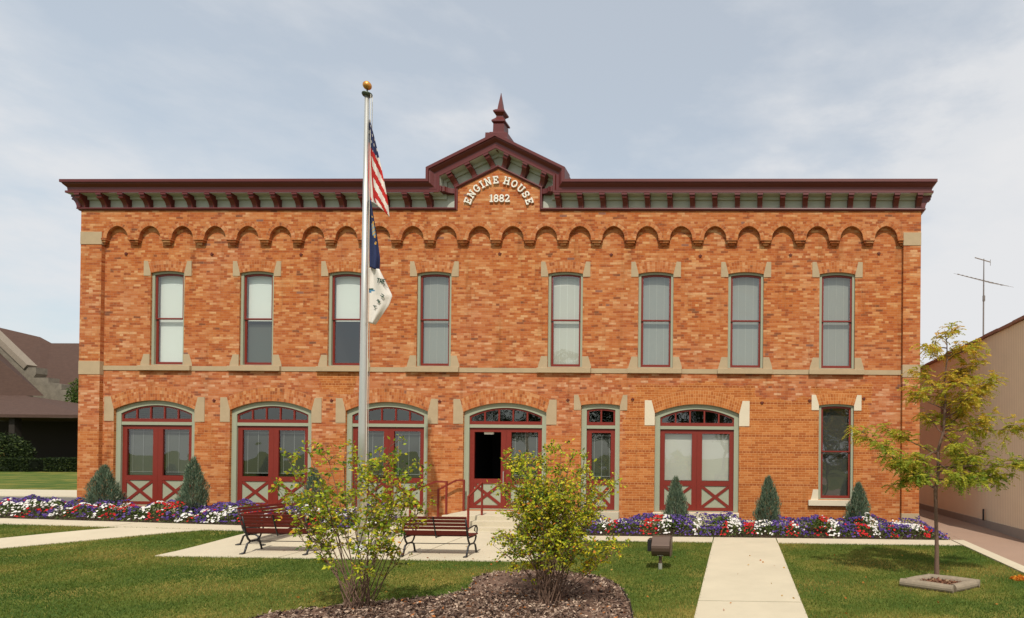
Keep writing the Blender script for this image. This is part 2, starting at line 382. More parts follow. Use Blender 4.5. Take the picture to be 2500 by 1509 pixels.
mb = MB(); gab = [(-5.87, 9.3), (-5.87, 9.9), (GC, 10.56), (-8.345, 9.9), (-8.345, 9.3)]
mb.prism([(XL, -.6), (XR, -.6), (XR, 9.3)]+gab+[(XL, 9.3)], 0, .32, holes)
mb.build('front_wall', BRICK, house)
AP = .9978; AC = [-18.67+AP*i for i in range(24)]
def gothic(cx, w, zs, h, n=9):
    """slightly pointed arch, left to right"""
    pts = []
    for i in range(n+1):
        a = math.pi*i/n; x = -w*math.cos(a); z = math.sin(a)**.92*h*(.90+.10*(1-abs(x)/w))
        pts.append((cx+x, zs+z))
    pts[n//2+1-1:n//2+1] = pts[n//2:n//2+1]; return pts
poly = [(XL, -.6), (PL, -.6), (PL, 8.41)]
for c in AC: poly += gothic(c, .33, 8.41, .375)
poly += [(PR, 8.41), (PR, -.6), (XR, -.6), (XR, 9.3)]+gab+[(XL, 9.3)]
cl = [poly[0]]
for p in poly[1:]:
    if (Vector(p)-Vector(cl[-1])).length > 1e-4: cl.append(p)
MB().prism(cl, -.11, -.0005).build('arcaded_band', BRICK, house)
mb = MB(); mb.box(XL, XL+.3, .321, 13, -.6, 9.3); mb.box(XR-.3, XR, .321, 13, -.6, 9.3); mb.box(XL, XR, 13, 13.3, -.6, 9.3)
mb.build('side_walls', BRICK, house)
mb = MB(); mb.box(XL+.31, XR-.31, .33, 12.98, 3.95, 4.2); mb.box(XL+.31, XR-.31, 3.2, 3.3, -.2, 9.2); mb.box(XL+.31, XR-.31, .33, 12.98, .2, .3)
for x in (-15.8, -12.3, -8.7, -4.9, -3.2, 1.2): mb.box(x, x+.1, .33, 3.19, .31, 9.2)
mb.build('interior', DARK, house)
RF = mat('flat_roof', L(70, 66, 64), .9)
mb = MB(); mb.box(XL, XR, -.0, 13.3, 9.32, 9.45); mb.build('roof', RF, house)
# arch rings (voussoirs) and arcade rings
def ring(cx, w, zs, h, th, y0, y1, dx, n=18, curve=None):
    inn = curve or arc(cx, w, zs, h, n); n = len(inn)-1
    out = []
    if curve is None:
        for i in range(n+1):
            t = i/n*2-1; o = arc(cx, w, zs, h, n, th)[i]; out.append((o[0]+dx*t*(abs(t)**.5)*0+0, o[1]))
        out[0] = (inn[0][0]-dx, out[0][1]); out[-1] = (inn[-1][0]+dx, out[-1][1])
        k = (inn[0][0]-dx-cx)/(arc(cx, w, zs, h, n, th)[0][0]-cx)
        out = [(cx+(o[0]-cx)*k, o[1]) for o in arc(cx, w, zs, h, n, th)]
    else:
        for i in range(n+1):
            a = Vector(inn[max(i-1, 0)]); b = Vector(inn[min(i+1, n)]); d = (b-a).normalized(); nn = Vector((-d.y, d.x))
            out.append((inn[i][0]+nn.x*th, inn[i][1]+nn.y*th))
    mb = MB(); s = 0; ss = [0]
    for i in range(n):
        s += ((inn[i+1][0]-inn[i][0])**2+(inn[i+1][1]-inn[i][1])**2)**.5*(1.15 if curve else 1.05); ss.append(s)
    for i in range(n):
        a, b, c, d = inn[i], inn[i+1], out[i+1], out[i]; u0, u1 = ss[i]+cx*3.1, ss[i+1]+cx*3.1
        V = [(a[0], y0, a[1]), (b[0], y0, b[1]), (c[0], y0, c[1]), (d[0], y0, d[1])]
        mb.add(V, [(0, 1, 2, 3)], uvs=[(u0, 0), (u1, 0), (u1, th), (u0, th)])
        mb.add([V[0], V[1], (b[0], y1, b[1]), (a[0], y1, a[1])], [(0, 3, 2, 1)], uvs=[(u0, 0), (u1, 0), (u1, y1-y0), (u0, y1-y0)])
        mb.add([V[3], V[2], (c[0], y1, c[1]), (d[0], y1, d[1])], [(0, 1, 2, 3)], uvs=[(u0, 0), (u1, 0), (u1, .1), (u0, .1)])
    return mb
for c in AC: ring(c, .33, 8.41, .375, .115, -.114, -.1101, 0, curve=gothic(c, .33, 8.41, .375, 10)).build('arcade_arch', ARCHB, house)
for i in range(25):
    c = AC[0]-AP/2+AP*i; w = .165
    x0, x1 = max(c-w, PL+.001), min(c+w, PR-.001); k0, k1 = (0, 1) if i == 0 else ((1, 0) if i == 24 else (1, 1))
    mb = MB(); mb.box(x0, x1, -.135, -.001, 8.35, 8.409)
    mb.box(x0+.035*k0, x1-.035*k1, -.105, -.001, 8.29, 8.3499); mb.box(x0+.08*k0, x1-.08*k1, -.06, -.001, 8.225, 8.2899)
    mb.build('corbel', BRICK, house)
def ear(cx, w, sgn, zb, zs, zt, o, dxt, y, m, name='corner_stone'):
    P = [(w+o, zb), (w+.0005, zb), (w+.0005, zs), (w+dxt, zt), (w+o, zt)]
    P = [(cx+sgn*x, z) for x, z in P]
    MB().prism(P, y, -.0005).build(name, m, house, bevel=.004)
for c in UW:
    for s in (-1, 1):
        ear(c, .52, s, 7.31, 7.405, 7.76, .215, .09, -.012, STONE)
        P = [(c+s*x, z) for x, z in ((.521, 4.601), (.79, 4.601), (.79, 4.66), (.70, 4.95), (.521, 4.95))]
        MB().prism(P, -.012, -.0005).build('corner_stone', STONE, house, bevel=.004)
    ring(c, .52, 7.40, .06, .33, -.006, .10, .09).build('brick_arch', ARCHB, house)
    mb = MB(); mb.box(c-.81, c+.79, -.09, .10, 4.45, 4.60); mb.build('window_sill', STONE, house, bevel=.006)
xs = [PL+.002]
for c in UW: xs += [c-.812, c+.792]
xs.append(PR-.002)
for i in range(0, len(xs), 2): MB().box(xs[i], xs[i+1], -.02, -.001, 4.455, 4.59).build('stone_band', STONE, house)
for x0, x1, z0, z1 in ((XL-.006, PL+.006, 4.31, 4.71), (XL-.006, PL+.006, 8.22, 8.60), (PR-.006, XR+.006, 8.21, 8.59), (PR-.006, XR+.006, 4.37, 4.74), (PR-.006, XR+.006, -.3, .42)):
    MB().box(x0, x1, -.122, -.0003, z0, z1).build('pilaster_stone', STONE, house, bevel=.006)
DOORS = [(c, 1.245, 3.28, .275, 'ABCDF'[i]) for i, c in enumerate(DW)]+[(-4.058, .578, 3.50, .05, 'E'), (2.893, .512, 3.545, .045, 'G')]
for c, w, zs, h, k in DOORS:
    big = k in 'ABCDF'; sm_ = NSTONE if k in 'FG' else STONE
    for s in (-1, 1):
        if big: ear(c, w, s, 2.92, zs, 3.66, .30, .10, -.012, sm_)
        else: ear(c, w, s, zs-.14, zs+.005, zs+.31, .215, .09, -.012, sm_)
    ring(c, w, zs, h, .42 if big else .30, -.006, .10, .11 if big else .10, 26).build('brick_arch', ARCHN if k in 'FG' else ARCHB, house)
    if k != 'G' and k != 'D':
        MB().box(c-w-.02, c+w+.02, -.16, .12, -.3, .369).build('threshold', NSTONE if k == 'F' else STEPC, house, bevel=.01)
    if k == 'G':
        MB().box(c-w-.29, c+w+.27, -.09, .10, .61, .775).build('window_sill', NSTONE, house, bevel=.006)
        for s in (-1, 1): MB().prism([(c+s*x, z) for x, z in ((.513, .776), (.73, .776), (.70, .9), (.66, 1.08), (.513, 1.08))], -.012, -.0005).build('corner_stone', NSTONE, house, bevel=.004)
MB().box(XL+.002, XR-.51, -.05, -.001, -.5, .16).build('foundation', NSTONE, house)
for x, z in [(308.5, 620), (518, 621), (735.5, 622), (1220.5, 620), (1492.5, 622), (1710, 625), (1930, 623), (2145.5, 619), (523, 978), (810, 978), (1074, 980), (1386.5, 977), (1544.6, 975), (1860.6, 983), (1976.7, 978), (2109, 973)]:
    p = fac(x, z); mb = MB()
    st = [(p.x+(.055 if i % 2 == 0 else .028)*math.cos(math.pi*i/5+.3), p.z+(.055 if i % 2 == 0 else .028)*math.sin(math.pi*i/5+.3)) for i in range(10)]
    mb.prism(st, -.025, -.001); mb.build('anchor_plate', mat('rusty_iron', L(96, 40, 30), .7), house)
# -------- windows and doors
def band(outer, inner, y0, y1, mb=None):
    mb = mb or MB(); mb.prism(outer, y0, y1, [inner]); return mb
def window(c, w, z0, zs, h, blinds, zm, tilt=0):
    """blinds: list of (zlo, zhi, material)"""
    fr = band(opening(c, w-.001, z0+.001, zs-.001, h, 12), opening(c, w-.075, z0+.03, zs-.05, h*.8, 12), .05, .20).build('window', GREY, house)
    sw = w-.076; st, sh = zs-.051, h*.8
    # upper sash (outer), lower sash set back
    up = band(opening(c, sw, zm-.02, st, sh, 12), opening(c, sw-.055, zm+.02, st-.05, sh*.8, 12), .085, .115); up.build('upper_sash', RED, fr)
    lo = band([(c-sw, z0+.031), (c+sw, z0+.031), (c+sw, zm+.018), (c-sw, zm+.018)], [(c-sw+.06, z0+.11), (c+sw-.06, z0+.11), (c+sw-.06, zm-.022), (c-sw+.06, zm-.022)], .118, .148); lo.build('lower_sash', RED, fr)
    for (a, b, y) in ((zm+.015, None, .10), (z0+.10, zm-.015, .133)):
        x0, x1 = c-sw+.04, c+sw-.04
        if b is None: P = opening(c, sw-.045, a, st-.045, sh*.8, 12)
        else: P = [(x0, a), (x1, a), (x1, b), (x0, b)]
        q = MB(); n = len(P); zmid = (z0+zs)/2
        q.add([(x, y+tilt*((x-c)*.040+(z-zmid)*-.033), z) for x, z in P], [tuple(range(n))]); q.build('pane', GLASS, fr)
    for k, (a, b, m) in enumerate(blinds):
        mb = MB(); mb.box(c-sw+.01, c+sw-.01, .215+.004*k, .217+.004*k, a, b); mb.build('blind', m, fr)
        if m in (B_GREY, B_LIGHT):
            mb = MB()
            for fx in (-.22, .0, .22): mb.box(c+fx-.003, c+fx+.003, .205, .209, a, b)
            mb.build('blind_cord', B_WHITE if m is B_LIGHT else B_LIGHT, fr)
    return fr
ZM = 6.04
B_REFLECT = blind_mat('reflection_sheet', L(76, 76, 72), .05)
UB = [[(4.66, 7.5, B_WHITE)], [(6.0, 7.5, B_WHITE), (4.66, 5.9, B_DARK)], [(6.0, 7.5, B_WHITE)], [(4.66, 7.5, B_GREY)], [(4.66, 7.5, B_LIGHT)], [(4.66, 7.5, B_GREY)], [(4.66, 7.5, B_GREY)], [(4.66, 7.5, B_GREY)]]
for i, c in enumerate(UW): window(c, .52, 4.62, 7.40, .06, UB[i], ZM, 1 if i == 4 else 0)
window(2.893, .512, .79, 3.545, .045, [(.82, 3.5, B_REFLECT)], 2.20)  # added sheet, no real blind: its grey stands in for the pane's reflections
def cross_brace(mb, x0, x1, z0, z1, y0, y1, w):
    """one X brace: the second diagonal is two halves butted against the first"""
    a, b, c, d = Vector((x0, z0)), Vector((x1, z1)), Vector((x0, z1)), Vector((x1, z0))
    def strip(p, q, y):
        e = (q-p).normalized(); n = Vector((-e.y, e.x))*w/2
        mb.prism([tuple(p-n), tuple(q-n), tuple(q+n), tuple(p+n)], y, y1)
    strip(a, b, y0); strip(c, d, y0-.003)
def door(c, w, zs, h, k):
    big = w > 1; cw = .15; y0 = .07
    fr = band(opening(c, w-.001, .371, zs-.001, h, 20), opening(c, w-cw, .40, zs-.12 if big else zs-.13, h*.93, 20), y0, .26).build('door', GREY, house)
    iw = w-cw-.001
    MB().box(c-iw, c+iw, y0+.012, .24, 2.815, 2.91).build('transom_bar', GREY, fr)
    # transom light
    zt = zs-.121 if big else zs-.131
    n = 5 if big else 2
    if big: outer = opening(c, iw, 2.912, zt, h*.93, 20); inn = arc(c, iw-.05, zt-.035, h*.88, 40)
    else: outer = opening(c, iw, 2.912, zt, h*.93, 20); inn = arc(c, iw-.06, zt-.05, h*.8, 40)
    def zin(x):
        for i in range(len(inn)-1):
            if inn[i][0]-1e-6 <= x <= inn[i+1][0]+1e-6:
                t = (x-inn[i][0])/(inn[i+1][0]-inn[i][0]); return inn[i][1]+(inn[i+1][1]-inn[i][1])*t
        return inn[-1][1]
    hs = []; L0, L1 = inn[0][0], inn[-1][0]; mw = .045; seg = (L1-L0-(n-1)*mw)/n
    for i in range(n):
        a = L0+i*(seg+mw); b = a+seg; top = [(b-(b-a)*j/6, zin(b-(b-a)*j/6)) for j in range(7)]; hs.append([(a, 3.01), (b, 3.01)]+top)
    tw = MB(); tw.prism(outer, y0+.03, y0+.07, hs); tf = tw.build('transom_window', RED, fr)
    P = opening(c, iw-.02, 2.95, zt-.01, h*.88, 20); q = MB(); q.add([(x, y0+.05, z) for x, z in P], [tuple(range(len(P)))]); q.build('pane', GLASS, tf)
    # leaves
    yl = y0+.055; leafs = [(c-iw, c-.002), (c+.002, c+iw)] if big else [(c-iw, c+iw)]
    for li, (a, b) in enumerate(leafs):
        s = .135 if big else .14
        gx0, gx1 = a+s, b-s
        if big: gx0, gx1 = (a+.135, b-.15) if li == 0 else (a+.15, b-.135)
        openleaf = (k == 'D' and li == 0)
        lf = MB(); lf.prism([(a, .402), (b, .402), (b, 2.80), (a, 2.80)], yl, yl+.05, [[(gx0, .50), (gx1, .50), (gx1, 1.14), (gx0, 1.14)], [(gx0, 1.29), (gx1, 1.29), (gx1, 2.69), (gx0, 2.69)]])
        lo = lf.build('door_leaf', RED, fr)
        MB().box(gx0-.02, gx1+.02, yl+.02, yl+.045, .48, 1.16).build('panel', GREY, lo)
        mb = MB(); cross_brace(mb, gx0+.01, gx1-.01, .52, 1.12, yl+.004, yl+.0199, .085); mb.build('cross_brace', RED, lo)
        mb = MB(); y = yl+.03
        if not openleaf: mb.add([(gx0-.01, y, 1.28), (gx1+.01, y, 1.28), (gx1+.01, y, 2.70), (gx0-.01, y, 2.70)], [(0, 1, 2, 3)]); mb.build('pane', GLASS, lo)
        if not openleaf and k != 'D' or (k == 'D' and li == 1):
            bm_ = {'A': B_MID2, 'B': B_DARK2, 'C': B_DARK2, 'D': B_DARK2, 'E': B_DARK2, 'F': B_LIGHT}[k]
            MB().box(gx0-.03, gx1+.03, yl+.12, yl+.122, 1.36 if k == 'B' else 1.30, 2.67).build('blind', bm_, lo)
            if k != 'F':
                mb = MB()
                for fx in (.1, .5, .9): x = gx0+(gx1-gx0)*fx; mb.box(x-.006, x+.006, yl+.105, yl+.11, 1.36, 2.66)
                mb.box(gx0, gx1, yl+.104, yl+.111, 1.38, 1.40); mb.box(gx0, gx1, yl+.104, yl+.111, 2.60, 2.615)
                mb.build('blind_cord', B_MID, lo)
        if openleaf:
            mb = MB(); mb.tube([(b-.05, yl-.06, 1.12), (b-.05, yl-.06, 1.52)], .014, 8); mb.tube([(b-.05, yl-.06, 1.14), (b-.05, yl, 1.14)], .012, 6); mb.tube([(b-.05, yl-.06, 1.50), (b-.05, yl, 1.50)], .012, 6)
            mb.build('handle', ALU, lo)
            MB().box(gx0+.27, gx0+.55, yl+.055, yl+.10, 2.62, 2.70).build('door_closer', WHITE, lo)
        if k == 'E':
            mb = MB(); mb.tube([(a+.06, yl-.05, 1.3), (a+.06, yl-.05, 1.75)], .014, 8); mb.tube([(a+.06, yl-.05, 1.32), (a+.06, yl, 1.32)], .01, 6); mb.tube([(a+.06, yl-.05, 1.73), (a+.06, yl, 1.73)], .01, 6); mb.build('handle', ALU, lo)
    return fr
B_DARK2 = blind_mat('dark_grey_blind', L(70, 72, 64), .12); B_MID2 = blind_mat('half_open_blind', L(96, 98, 90), .12)  # dark grey blinds hung behind the door panes
for c, w, zs, h, k in DOORS:
    if k != 'G': door(c, w, zs, h, k)
# -------- cornice: one profile swept along the eaves, up the gable and down again
path = [(-20.13, 10.05), (-9.165, 10.05), (-9.165, 10.385), (GC-.02, 11.385), (-5.08, 10.385), (-5.08, 10.035), (5.65, 10.02)]
def offs(path, d):
    out = []
    for i, p in enumerate(path):
        p = Vector(p); ns = []
        if i > 0: e = (p-Vector(path[i-1])).normalized(); ns.append(Vector((e.y, -e.x)))
        if i < len(path)-1: e = (Vector(path[i+1])-p).normalized(); ns.append(Vector((e.y, -e.x)))
        if len(ns) == 1: out.append(p+ns[0]*d)
        else: b = (ns[0]+ns[1]).normalized(); out.append(p+b*(d/max(.3, b.dot(ns[0]))))
    return out
def sweep(prof, path, m, name, endshift=None):
    mb = MB(); n = len(path); rows = []
    for d, y in prof:
        o = offs(path, d)
        if endshift: e = endshift(d, y); o[0].x = e[0]; o[-1].x = e[1]
        rows.append([(q.x, y, q.y) for q in o])
    vs = [p for r in rows for p in r]
    fs = [(a*n+i, (a+1)*n+i, (a+1)*n+i+1, a*n+i+1) for a in range(len(prof)-1) for i in range(n-1)]
    # returns along both ends, running back 1.2 m
    for end, xs in ((0, -1), (n-1, 1)):
        for a in range(len(prof)-1):
            p, q = rows[a][end], rows[a+1][end]; yb = 1.3
            o = len(vs); vs += [p, q, (q[0], yb, q[2]), (p[0], yb, p[2])]; fs.append((o, o+3, o+2, o+1) if end == 0 else (o, o+1, o+2, o+3))
    mb.add(vs, fs); return mb.build(name, m, house)
def es(d, y):      # the eave ends step in as the profile steps back
    k = (y+.42)
    return (-20.13+k*.98, 5.65-k*.98)
top = [(-.001, .10), (0., -.40), (.005, -.42), (.085, -.42), (.088, -.385), (.12, -.375), (.16, -.34), (.20, -.305), (.24, -.30), (.28, -.298), (.285, -.29), (.30, -.31), (.305, -.335), (.365, -.335), (.37, -.32)]
sweep(top, path, CORN, 'cornice', es)
sweep([(.371, -.318), (.385, -.13), (.387, -.10), (.47, -.095), (.475, -.035), (.70, -.032), (.742, -.032)], path, FRZ, 'frieze', es)
sweep([(.7421, -.03), (.7425, -.165), (.775, -.17), (.79, -.14), (.80, -.135), (.815, -.13), (.818, -.09)], path, CORN, 'base_moulding', es)
def bracket(o, e, nrm):
    """o: point on the outer path; e along, nrm inwards (2D)"""
    prof = [(.372, -.03), (.372, -.33), (.425, -.33), (.43, -.29), (.455, -.285), (.475, -.31), (.51, -.30), (.53, -.25), (.57, -.21), (.62, -.18), (.68, -.155), (.7418, -.145), (.7418, -.03)]
    mb = MB(); hw = .072; vs = []
    for s in (-1, 1):
        for d, y in prof:
            k = 1.12 if d < .43 else 1
            p = Vector(o)+Vector(e)*(s*hw*k)+Vector(nrm)*d; vs.append((p.x, y, p.y))
    n = len(prof); fs = [tuple(range(n)), tuple(range(2*n-1, n-1, -1))]+[(i, i+n, (i+1) % n+n, (i+1) % n) for i in range(n)]
    mb.add(vs, fs); mb.build('bracket', CORN, house)
zc = lambda x: 10.05 if x < -9 else 10.035+(x+5.08)*(-.015/10.7)
for i in range(17): x = -19.70+(i)*(9.055+19.70-.0)/16*1.; x = -19.70+i*.6575; bracket((x, zc(x)), (1, 0), (0, -1))
for i in range(17): x = 5.20-i*.658; bracket((x, zc(x)), (1, 0), (0, -1))
for k in (0, 1):
    a = Vector(path[2+k]); b = Vector(path[3+k]); e = (b-a).normalized(); n = Vector((e.y, -e.x)); Ln = (b-a).length
    for t in ((.225, .495, .768) if k == 0 else (.232, .505, .775)):
        bracket(a+e*(Ln*t), e, n)
bracket(Vector((-9.165, 9.80)), (0, 1), (1, 0)); bracket(Vector((-5.08, 9.79)), (0, 1), (-1, 0))
def side_bracket(sgn, xe, zt):
    prof = [(.372, -.03), (.372, -.33), (.425, -.33), (.43, -.29), (.455, -.285), (.475, -.31), (.51, -.30), (.53, -.25), (.57, -.21), (.62, -.18), (.68, -.155), (.7418, -.145), (.7418, -.03)]
    for yy in (-.175, .48):
        mb = MB(); P = [(xe-sgn*(y+.42)*.98, zt-d) for d, y in prof]; mb.prism(P, yy, yy+.14); mb.build('bracket', CORN, house)
side_bracket(1, 5.65, 10.02); side_bracket(-1, -20.13, 10.05)
# roof behind the gable, ridge running back
SH = mat('shingle', L(84, 84, 88), .9, var=.2, scale=14)
mb = MB(); a, b, c_ = (-9.14, 10.37), (GC-.02, 11.37), (-5.105, 10.37)
mb.prism([(-9.14, 9.46), (-5.105, 9.46), c_, b, a], -.02, 3.2)
mb.build('gable_roof', SH, house)
# finial: square stepped pedestal, two collars and a spike
fx, fy = -7.27, .34
def sq(mb, prof, cx, cy):
    vs = []
    for hw, z in prof: vs += [(cx-hw, cy-hw, z), (cx+hw, cy-hw, z), (cx+hw, cy+hw, z), (cx-hw, cy+hw, z)]
    fs = [(3, 2, 1, 0)]+[(i*4+k, i*4+(k+1) % 4, (i+1)*4+(k+1) % 4, (i+1)*4+k) for i in range(len(prof)-1) for k in range(4)]+[tuple((len(prof)-1)*4+k for k in range(4))]
    mb.add(vs, fs)
mb = MB(); sq(mb, [(.60, 10.95), (.56, 11.15), (.45, 11.22), (.36, 11.34), (.335, 11.48), (.33, 11.62), (.25, 11.66), (.235, 11.69), (.17, 11.70), (.165, 11.98), (.155, 12.0), (.205, 12.03), (.205, 12.07), (.15, 12.14), (.105, 12.20), (.10, 12.26), (.17, 12.34), (.175, 12.38), (.12, 12.44), (.078, 12.47), (.06, 12.62), (.03, 12.82), (.004, 13.0)], fx, fy)
mb.build('finial', CORN, house)
# lettering
def ribbon(mb, pts, w, y0, y1, closed=False):
    P = [Vector(p) for p in pts]; n = len(P); Lp = []; Rp = []
    for i in range(n):
        if closed: a, b = P[(i-1) % n], P[(i+1) % n]
        else: a, b = P[max(i-1, 0)], P[min(i+1, n-1)]
        d = (b-a).normalized(); m = Vector((-d.y, d.x))*w/2
        if 0 < i < n-1 or closed:
            e = (P[i]-P[i-1]).normalized(); k = max(.5, abs(Vector((-e.y, e.x)).dot(m.normalized()))); m = m/k
        Lp.append(P[i]+m); Rp.append(P[i]-m)
    rng = n if closed else n-1
    for i in range(rng):
        j = (i+1) % n; q = [Lp[i], Lp[j], Rp[j], Rp[i]]
        vs = [(p.x, y0, p.y) for p in q]+[(p.x, y1, p.y) for p in q]
        mb.add(vs, [(3, 2, 1, 0), (0, 1, 5, 4), (2, 3, 7, 6)]+([(0, 4, 7, 3)] if i == 0 and not closed else [])+([(1, 2, 6, 5)] if i == rng-1 and not closed else []))
def ell(cx, cy, rx, ry, a0, a1, n=16): return [(cx+rx*math.cos(R(a0+(a1-a0)*i/n)), cy+ry*math.sin(R(a0+(a1-a0)*i/n))) for i in range(n+1)]
GL = {
 'E': (.7, [[(.17, 0), (.17, 1)], [(.0, .92), (.66, .92)], [(.62, .98), (.62, .7)], [(.2, .5), (.46, .5)], [(.44, .37), (.44, .63)], [(.0, .08), (.68, .08)], [(.64, .02), (.64, .3)]]),
 'N': (.84, [[(.18, 0), (.18, 1)], [(.18, .95), (.66, .05)], [(.67, 0), (.67, 1)], [(.0, .07), (.34, .07)], [(.0, .93), (.2, .93)], [(.52, .93), (.84, .93)]]),
 'G': (.8, [ell(.42, .5, .33, .42, 40, 330, 20), [(.45, .42), (.8, .42)], [(.68, .42), (.68, .1)], [(.66, .62), (.66, .93)]]),
 'I': (.4, [[(.2, 0), (.2, 1)], [(.0, .07), (.4, .07)], [(.0, .93), (.4, .93)]]),
 'H': (.84, [[(.17, 0), (.17, 1)], [(.67, 0), (.67, 1)], [(.2, .5), (.64, .5)], [(.0, .07), (.34, .07)], [(.0, .93), (.34, .93)], [(.5, .07), (.84, .07)], [(.5, .93), (.84, .93)]]),
 'O': (.8, [ell(.4, .5, .31, .42, 0, 360, 24)]),
 'U': (.84, [[(.17, 1), (.17, .38)]+ell(.42, .36, .25, .28, 180, 360, 12)[1:]+[(.67, 1)], [(.0, .93), (.34, .93)], [(.52, .93), (.84, .93)]]),
 'S': (.68, [ell(.34, .70, .24, .22, 25, 270, 12)+ell(.34, .29, .25, .21, 90, -155, 12)[1:], [(.60, .62), (.60, .95)], [(.08, .05), (.08, .38)]]),
 '1': (.45, [[(.25, 0), (.25, .98), (.05, .80)], [(.03, .06), (.47, .06)]]),
 '8': (.66, [ell(.33, .72, .20, .20, 0, 360, 18), ell(.33, .27, .25, .21, 0, 360, 18)]),
 '2': (.66, [ell(.33, .70, .22, .23, 170, -35, 12)+[(.08, .08)], [(.06, .07), (.62, .07)], [(.60, .02), (.60, .25)]])}
def letter(ch, cx, cz, hgt, rot, parent, y=-.112, wk=.15, depth=.045, m=None):
    w, strokes = GL[ch]; mb = MB(); ca, sa = math.cos(rot), math.sin(rot)
    for i, st in enumerate(strokes):
        pts = []
        for a, b in st:
            X = (a-w/2)*hgt; Z = (b-.5)*hgt; pts.append((cx+X*ca-Z*sa, cz+X*sa+Z*ca))
        cl = len(st) > 12 and (Vector(pts[0])-Vector(pts[-1])).length < 1e-5
        if cl: pts = pts[:-1]
        ribbon(mb, pts, hgt*wk, y-depth-.0016*i, y-.001, cl)
    return mb.build('letter', m or WHITE, parent)
let = MB().box(-.0001, .0001, -.1, -.0999, 0, .0001)
cx0, cz0 = fac(1050+692/4.13, 200+1322/4.13, -.13).x, fac(1050+692/4.13, 200+1322/4.13, -.13).z
Rr = 330/4.13*.01222
for ch, an in zip('ENGINE HOUSE', [-69, -55.5, -42.5, -31, -19.5, -5.5, 0, 14.5, 28.5, 42.5, 56, 69.5]):
    if ch == ' ': continue
    a = R(an); letter(ch, cx0+Rr*math.sin(a), cz0+Rr*math.cos(a), .225, -a, house)
p = fac(1050+698/4.13, 200+1175/4.13, -.13)
for ch, dx in zip('1882', (-.235, -.085, .08, .24)): letter(ch, p.x+dx, p.z, .225, 0, house)
# -------- landing, steps, handrails
steps = thing('entrance_steps', (-6.6, -1, 0), 'pale concrete landing with low steps in front of the open double door', 'steps')
lx0, lx1 = -8.06, -4.75
zl = .345
mb = MB(); mb.box(lx0, lx1, -1.42, .12, -.3, zl); mb.build('landing', STEPC, steps, bevel=.01)
for i, (z) in enumerate((.22, .095)):
    mb = MB(); dd = .36*(i+1); mb.prism([(0, 0), (1, 0), (1, 1), (0, 1)], 0, 0) if 0 else None
    e = .36*i
    P = [(lx0-dd, -.12), (lx0-dd, -1.42-dd), (lx1, -1.42-dd), (lx1, -1.42-e-.001), (lx0-e-.001, -1.42-e-.001), (lx0-e-.001, -.12)]
    n = len(P); tr = tessellate_polygon([[Vector((q[0], q[1], 0)) for q in P]]); vs = [(q[0], q[1], z) for q in P]+[(q[0], q[1], -.3) for q in P]
    fs = []
    for t in tr:
        a, b, c = [P[k] for k in t]; s = (b[0]-a[0])*(c[1]-a[1])-(b[1]-a[1])*(c[0]-a[0]); fs.append(tuple(t) if s > 0 else (t[0], t[2], t[1]))
    fs += [(k, k+n, (k+1) % n+n, (k+1) % n) for k in range(n)]
    mb.add(vs, fs); mb.build('step', STEPC, steps)
def rail(pts, posts, label):
    p0 = Vector(posts[0][0]); t = thing('handrail', (p0.x, p0.y, posts[0][0][2]), label, 'handrail', None)
    mb = MB()
    for i in range(len(pts)-1): mb.bar(pts[i], pts[i+1], .045, .045)
    mb.build('rail', RED, t)
    for a, b in posts: MB().bar(a, b, .045, .045, up=(0, 1, 0)).build('post', RED, t)
def rz(x, y, p): return p
a1 = -8.02
rail([(a1+.02, -.2, 1.25), (-8.62, -.2, 1.25-.02), (-8.62, -.2, 1.25)][:1]+[(-8.25, -.2, 1.25), (-8.80, -.2, .955)], [((a1, -.2, .346), (a1, -.2, 1.228)), ((-8.78, -.2, -.02), (-8.78, -.2, .945))], 'red metal handrail close against the brick wall left of the open door')
rail([(a1+.02, -1.25, 1.25), (-8.33, -1.25, 1.25), (-9.05, -1.25, .955)], [((a1, -1.25, .346), (a1, -1.25, 1.228)), ((-9.03, -1.25, -.02), (-9.03, -1.25, .945))], 'red metal handrail on the outer left edge of the landing, behind the slatted bench')
rail([(-7.0, -1.33, 1.24), (-7.0, -2.16, .90)], [((-7.0, -1.31, .346), (-7.0, -1.31, 1.23)), ((-7.0, -2.14, -.02), (-7.0, -2.14, .90))], 'red metal handrail running down the front steps before the open door')
# ------------------------------------------------------------------ flagpole and flags
pb = gnd(882, 1347); py = pb.y
pt = fac(893.5, 232, py); ball = fac(893.8, 209, py)
pole = thing('flagpole', (pb.x, pb.y, pb.z), 'tall silver metal flagpole with a golden ball, standing on the paved plaza', 'flagpole')
mb = MB(); mb.lathe([(.20, .0), (.20, .05), (.175, .08), (.12, .12), (.10, .14)], (pb.x, py, pb.z+.022)); mb.build('base_flange', ALU, pole, smooth=False)
mb = MB(); zs_ = [pb.z+.1, 2.5, 5, pt.z]; mb.tube([(pb.x, py, z) for z in zs_], [.092, .085, .07, .047], 20); mb.build('shaft', ALU, pole, smooth=True)
mb = MB(); mb.lathe([(.04, -.04), (.09, -.02), (.105, .01), (.10, .03), (.03, .045), (.014, .05), (.014, .13)], (pb.x, py, pt.z)); mb.build('truck', mat('green_bronze', L(70, 78, 66), .5, metal=.4), pole)
mb = MB(); mb.lathe([(.088*math.sin(math.pi*i/12)+.0001, -.088*math.cos(math.pi*i/12)) for i in range(13)], (pb.x, py, ball.z), 24); mb.build('ball_finial', BRASS, pole, smooth=True)
mb = MB(); mb.tube([(pb.x+.12, py-.06, z) for z in (1.3, 4, 7, pt.z-.02)], .006, 5); mb.tube([(pb.x+.10, py+.03, z) for z in (1.3, 4, 7, pt.z-.02)], .006, 5); mb.build('halyard', WHITE, pole)
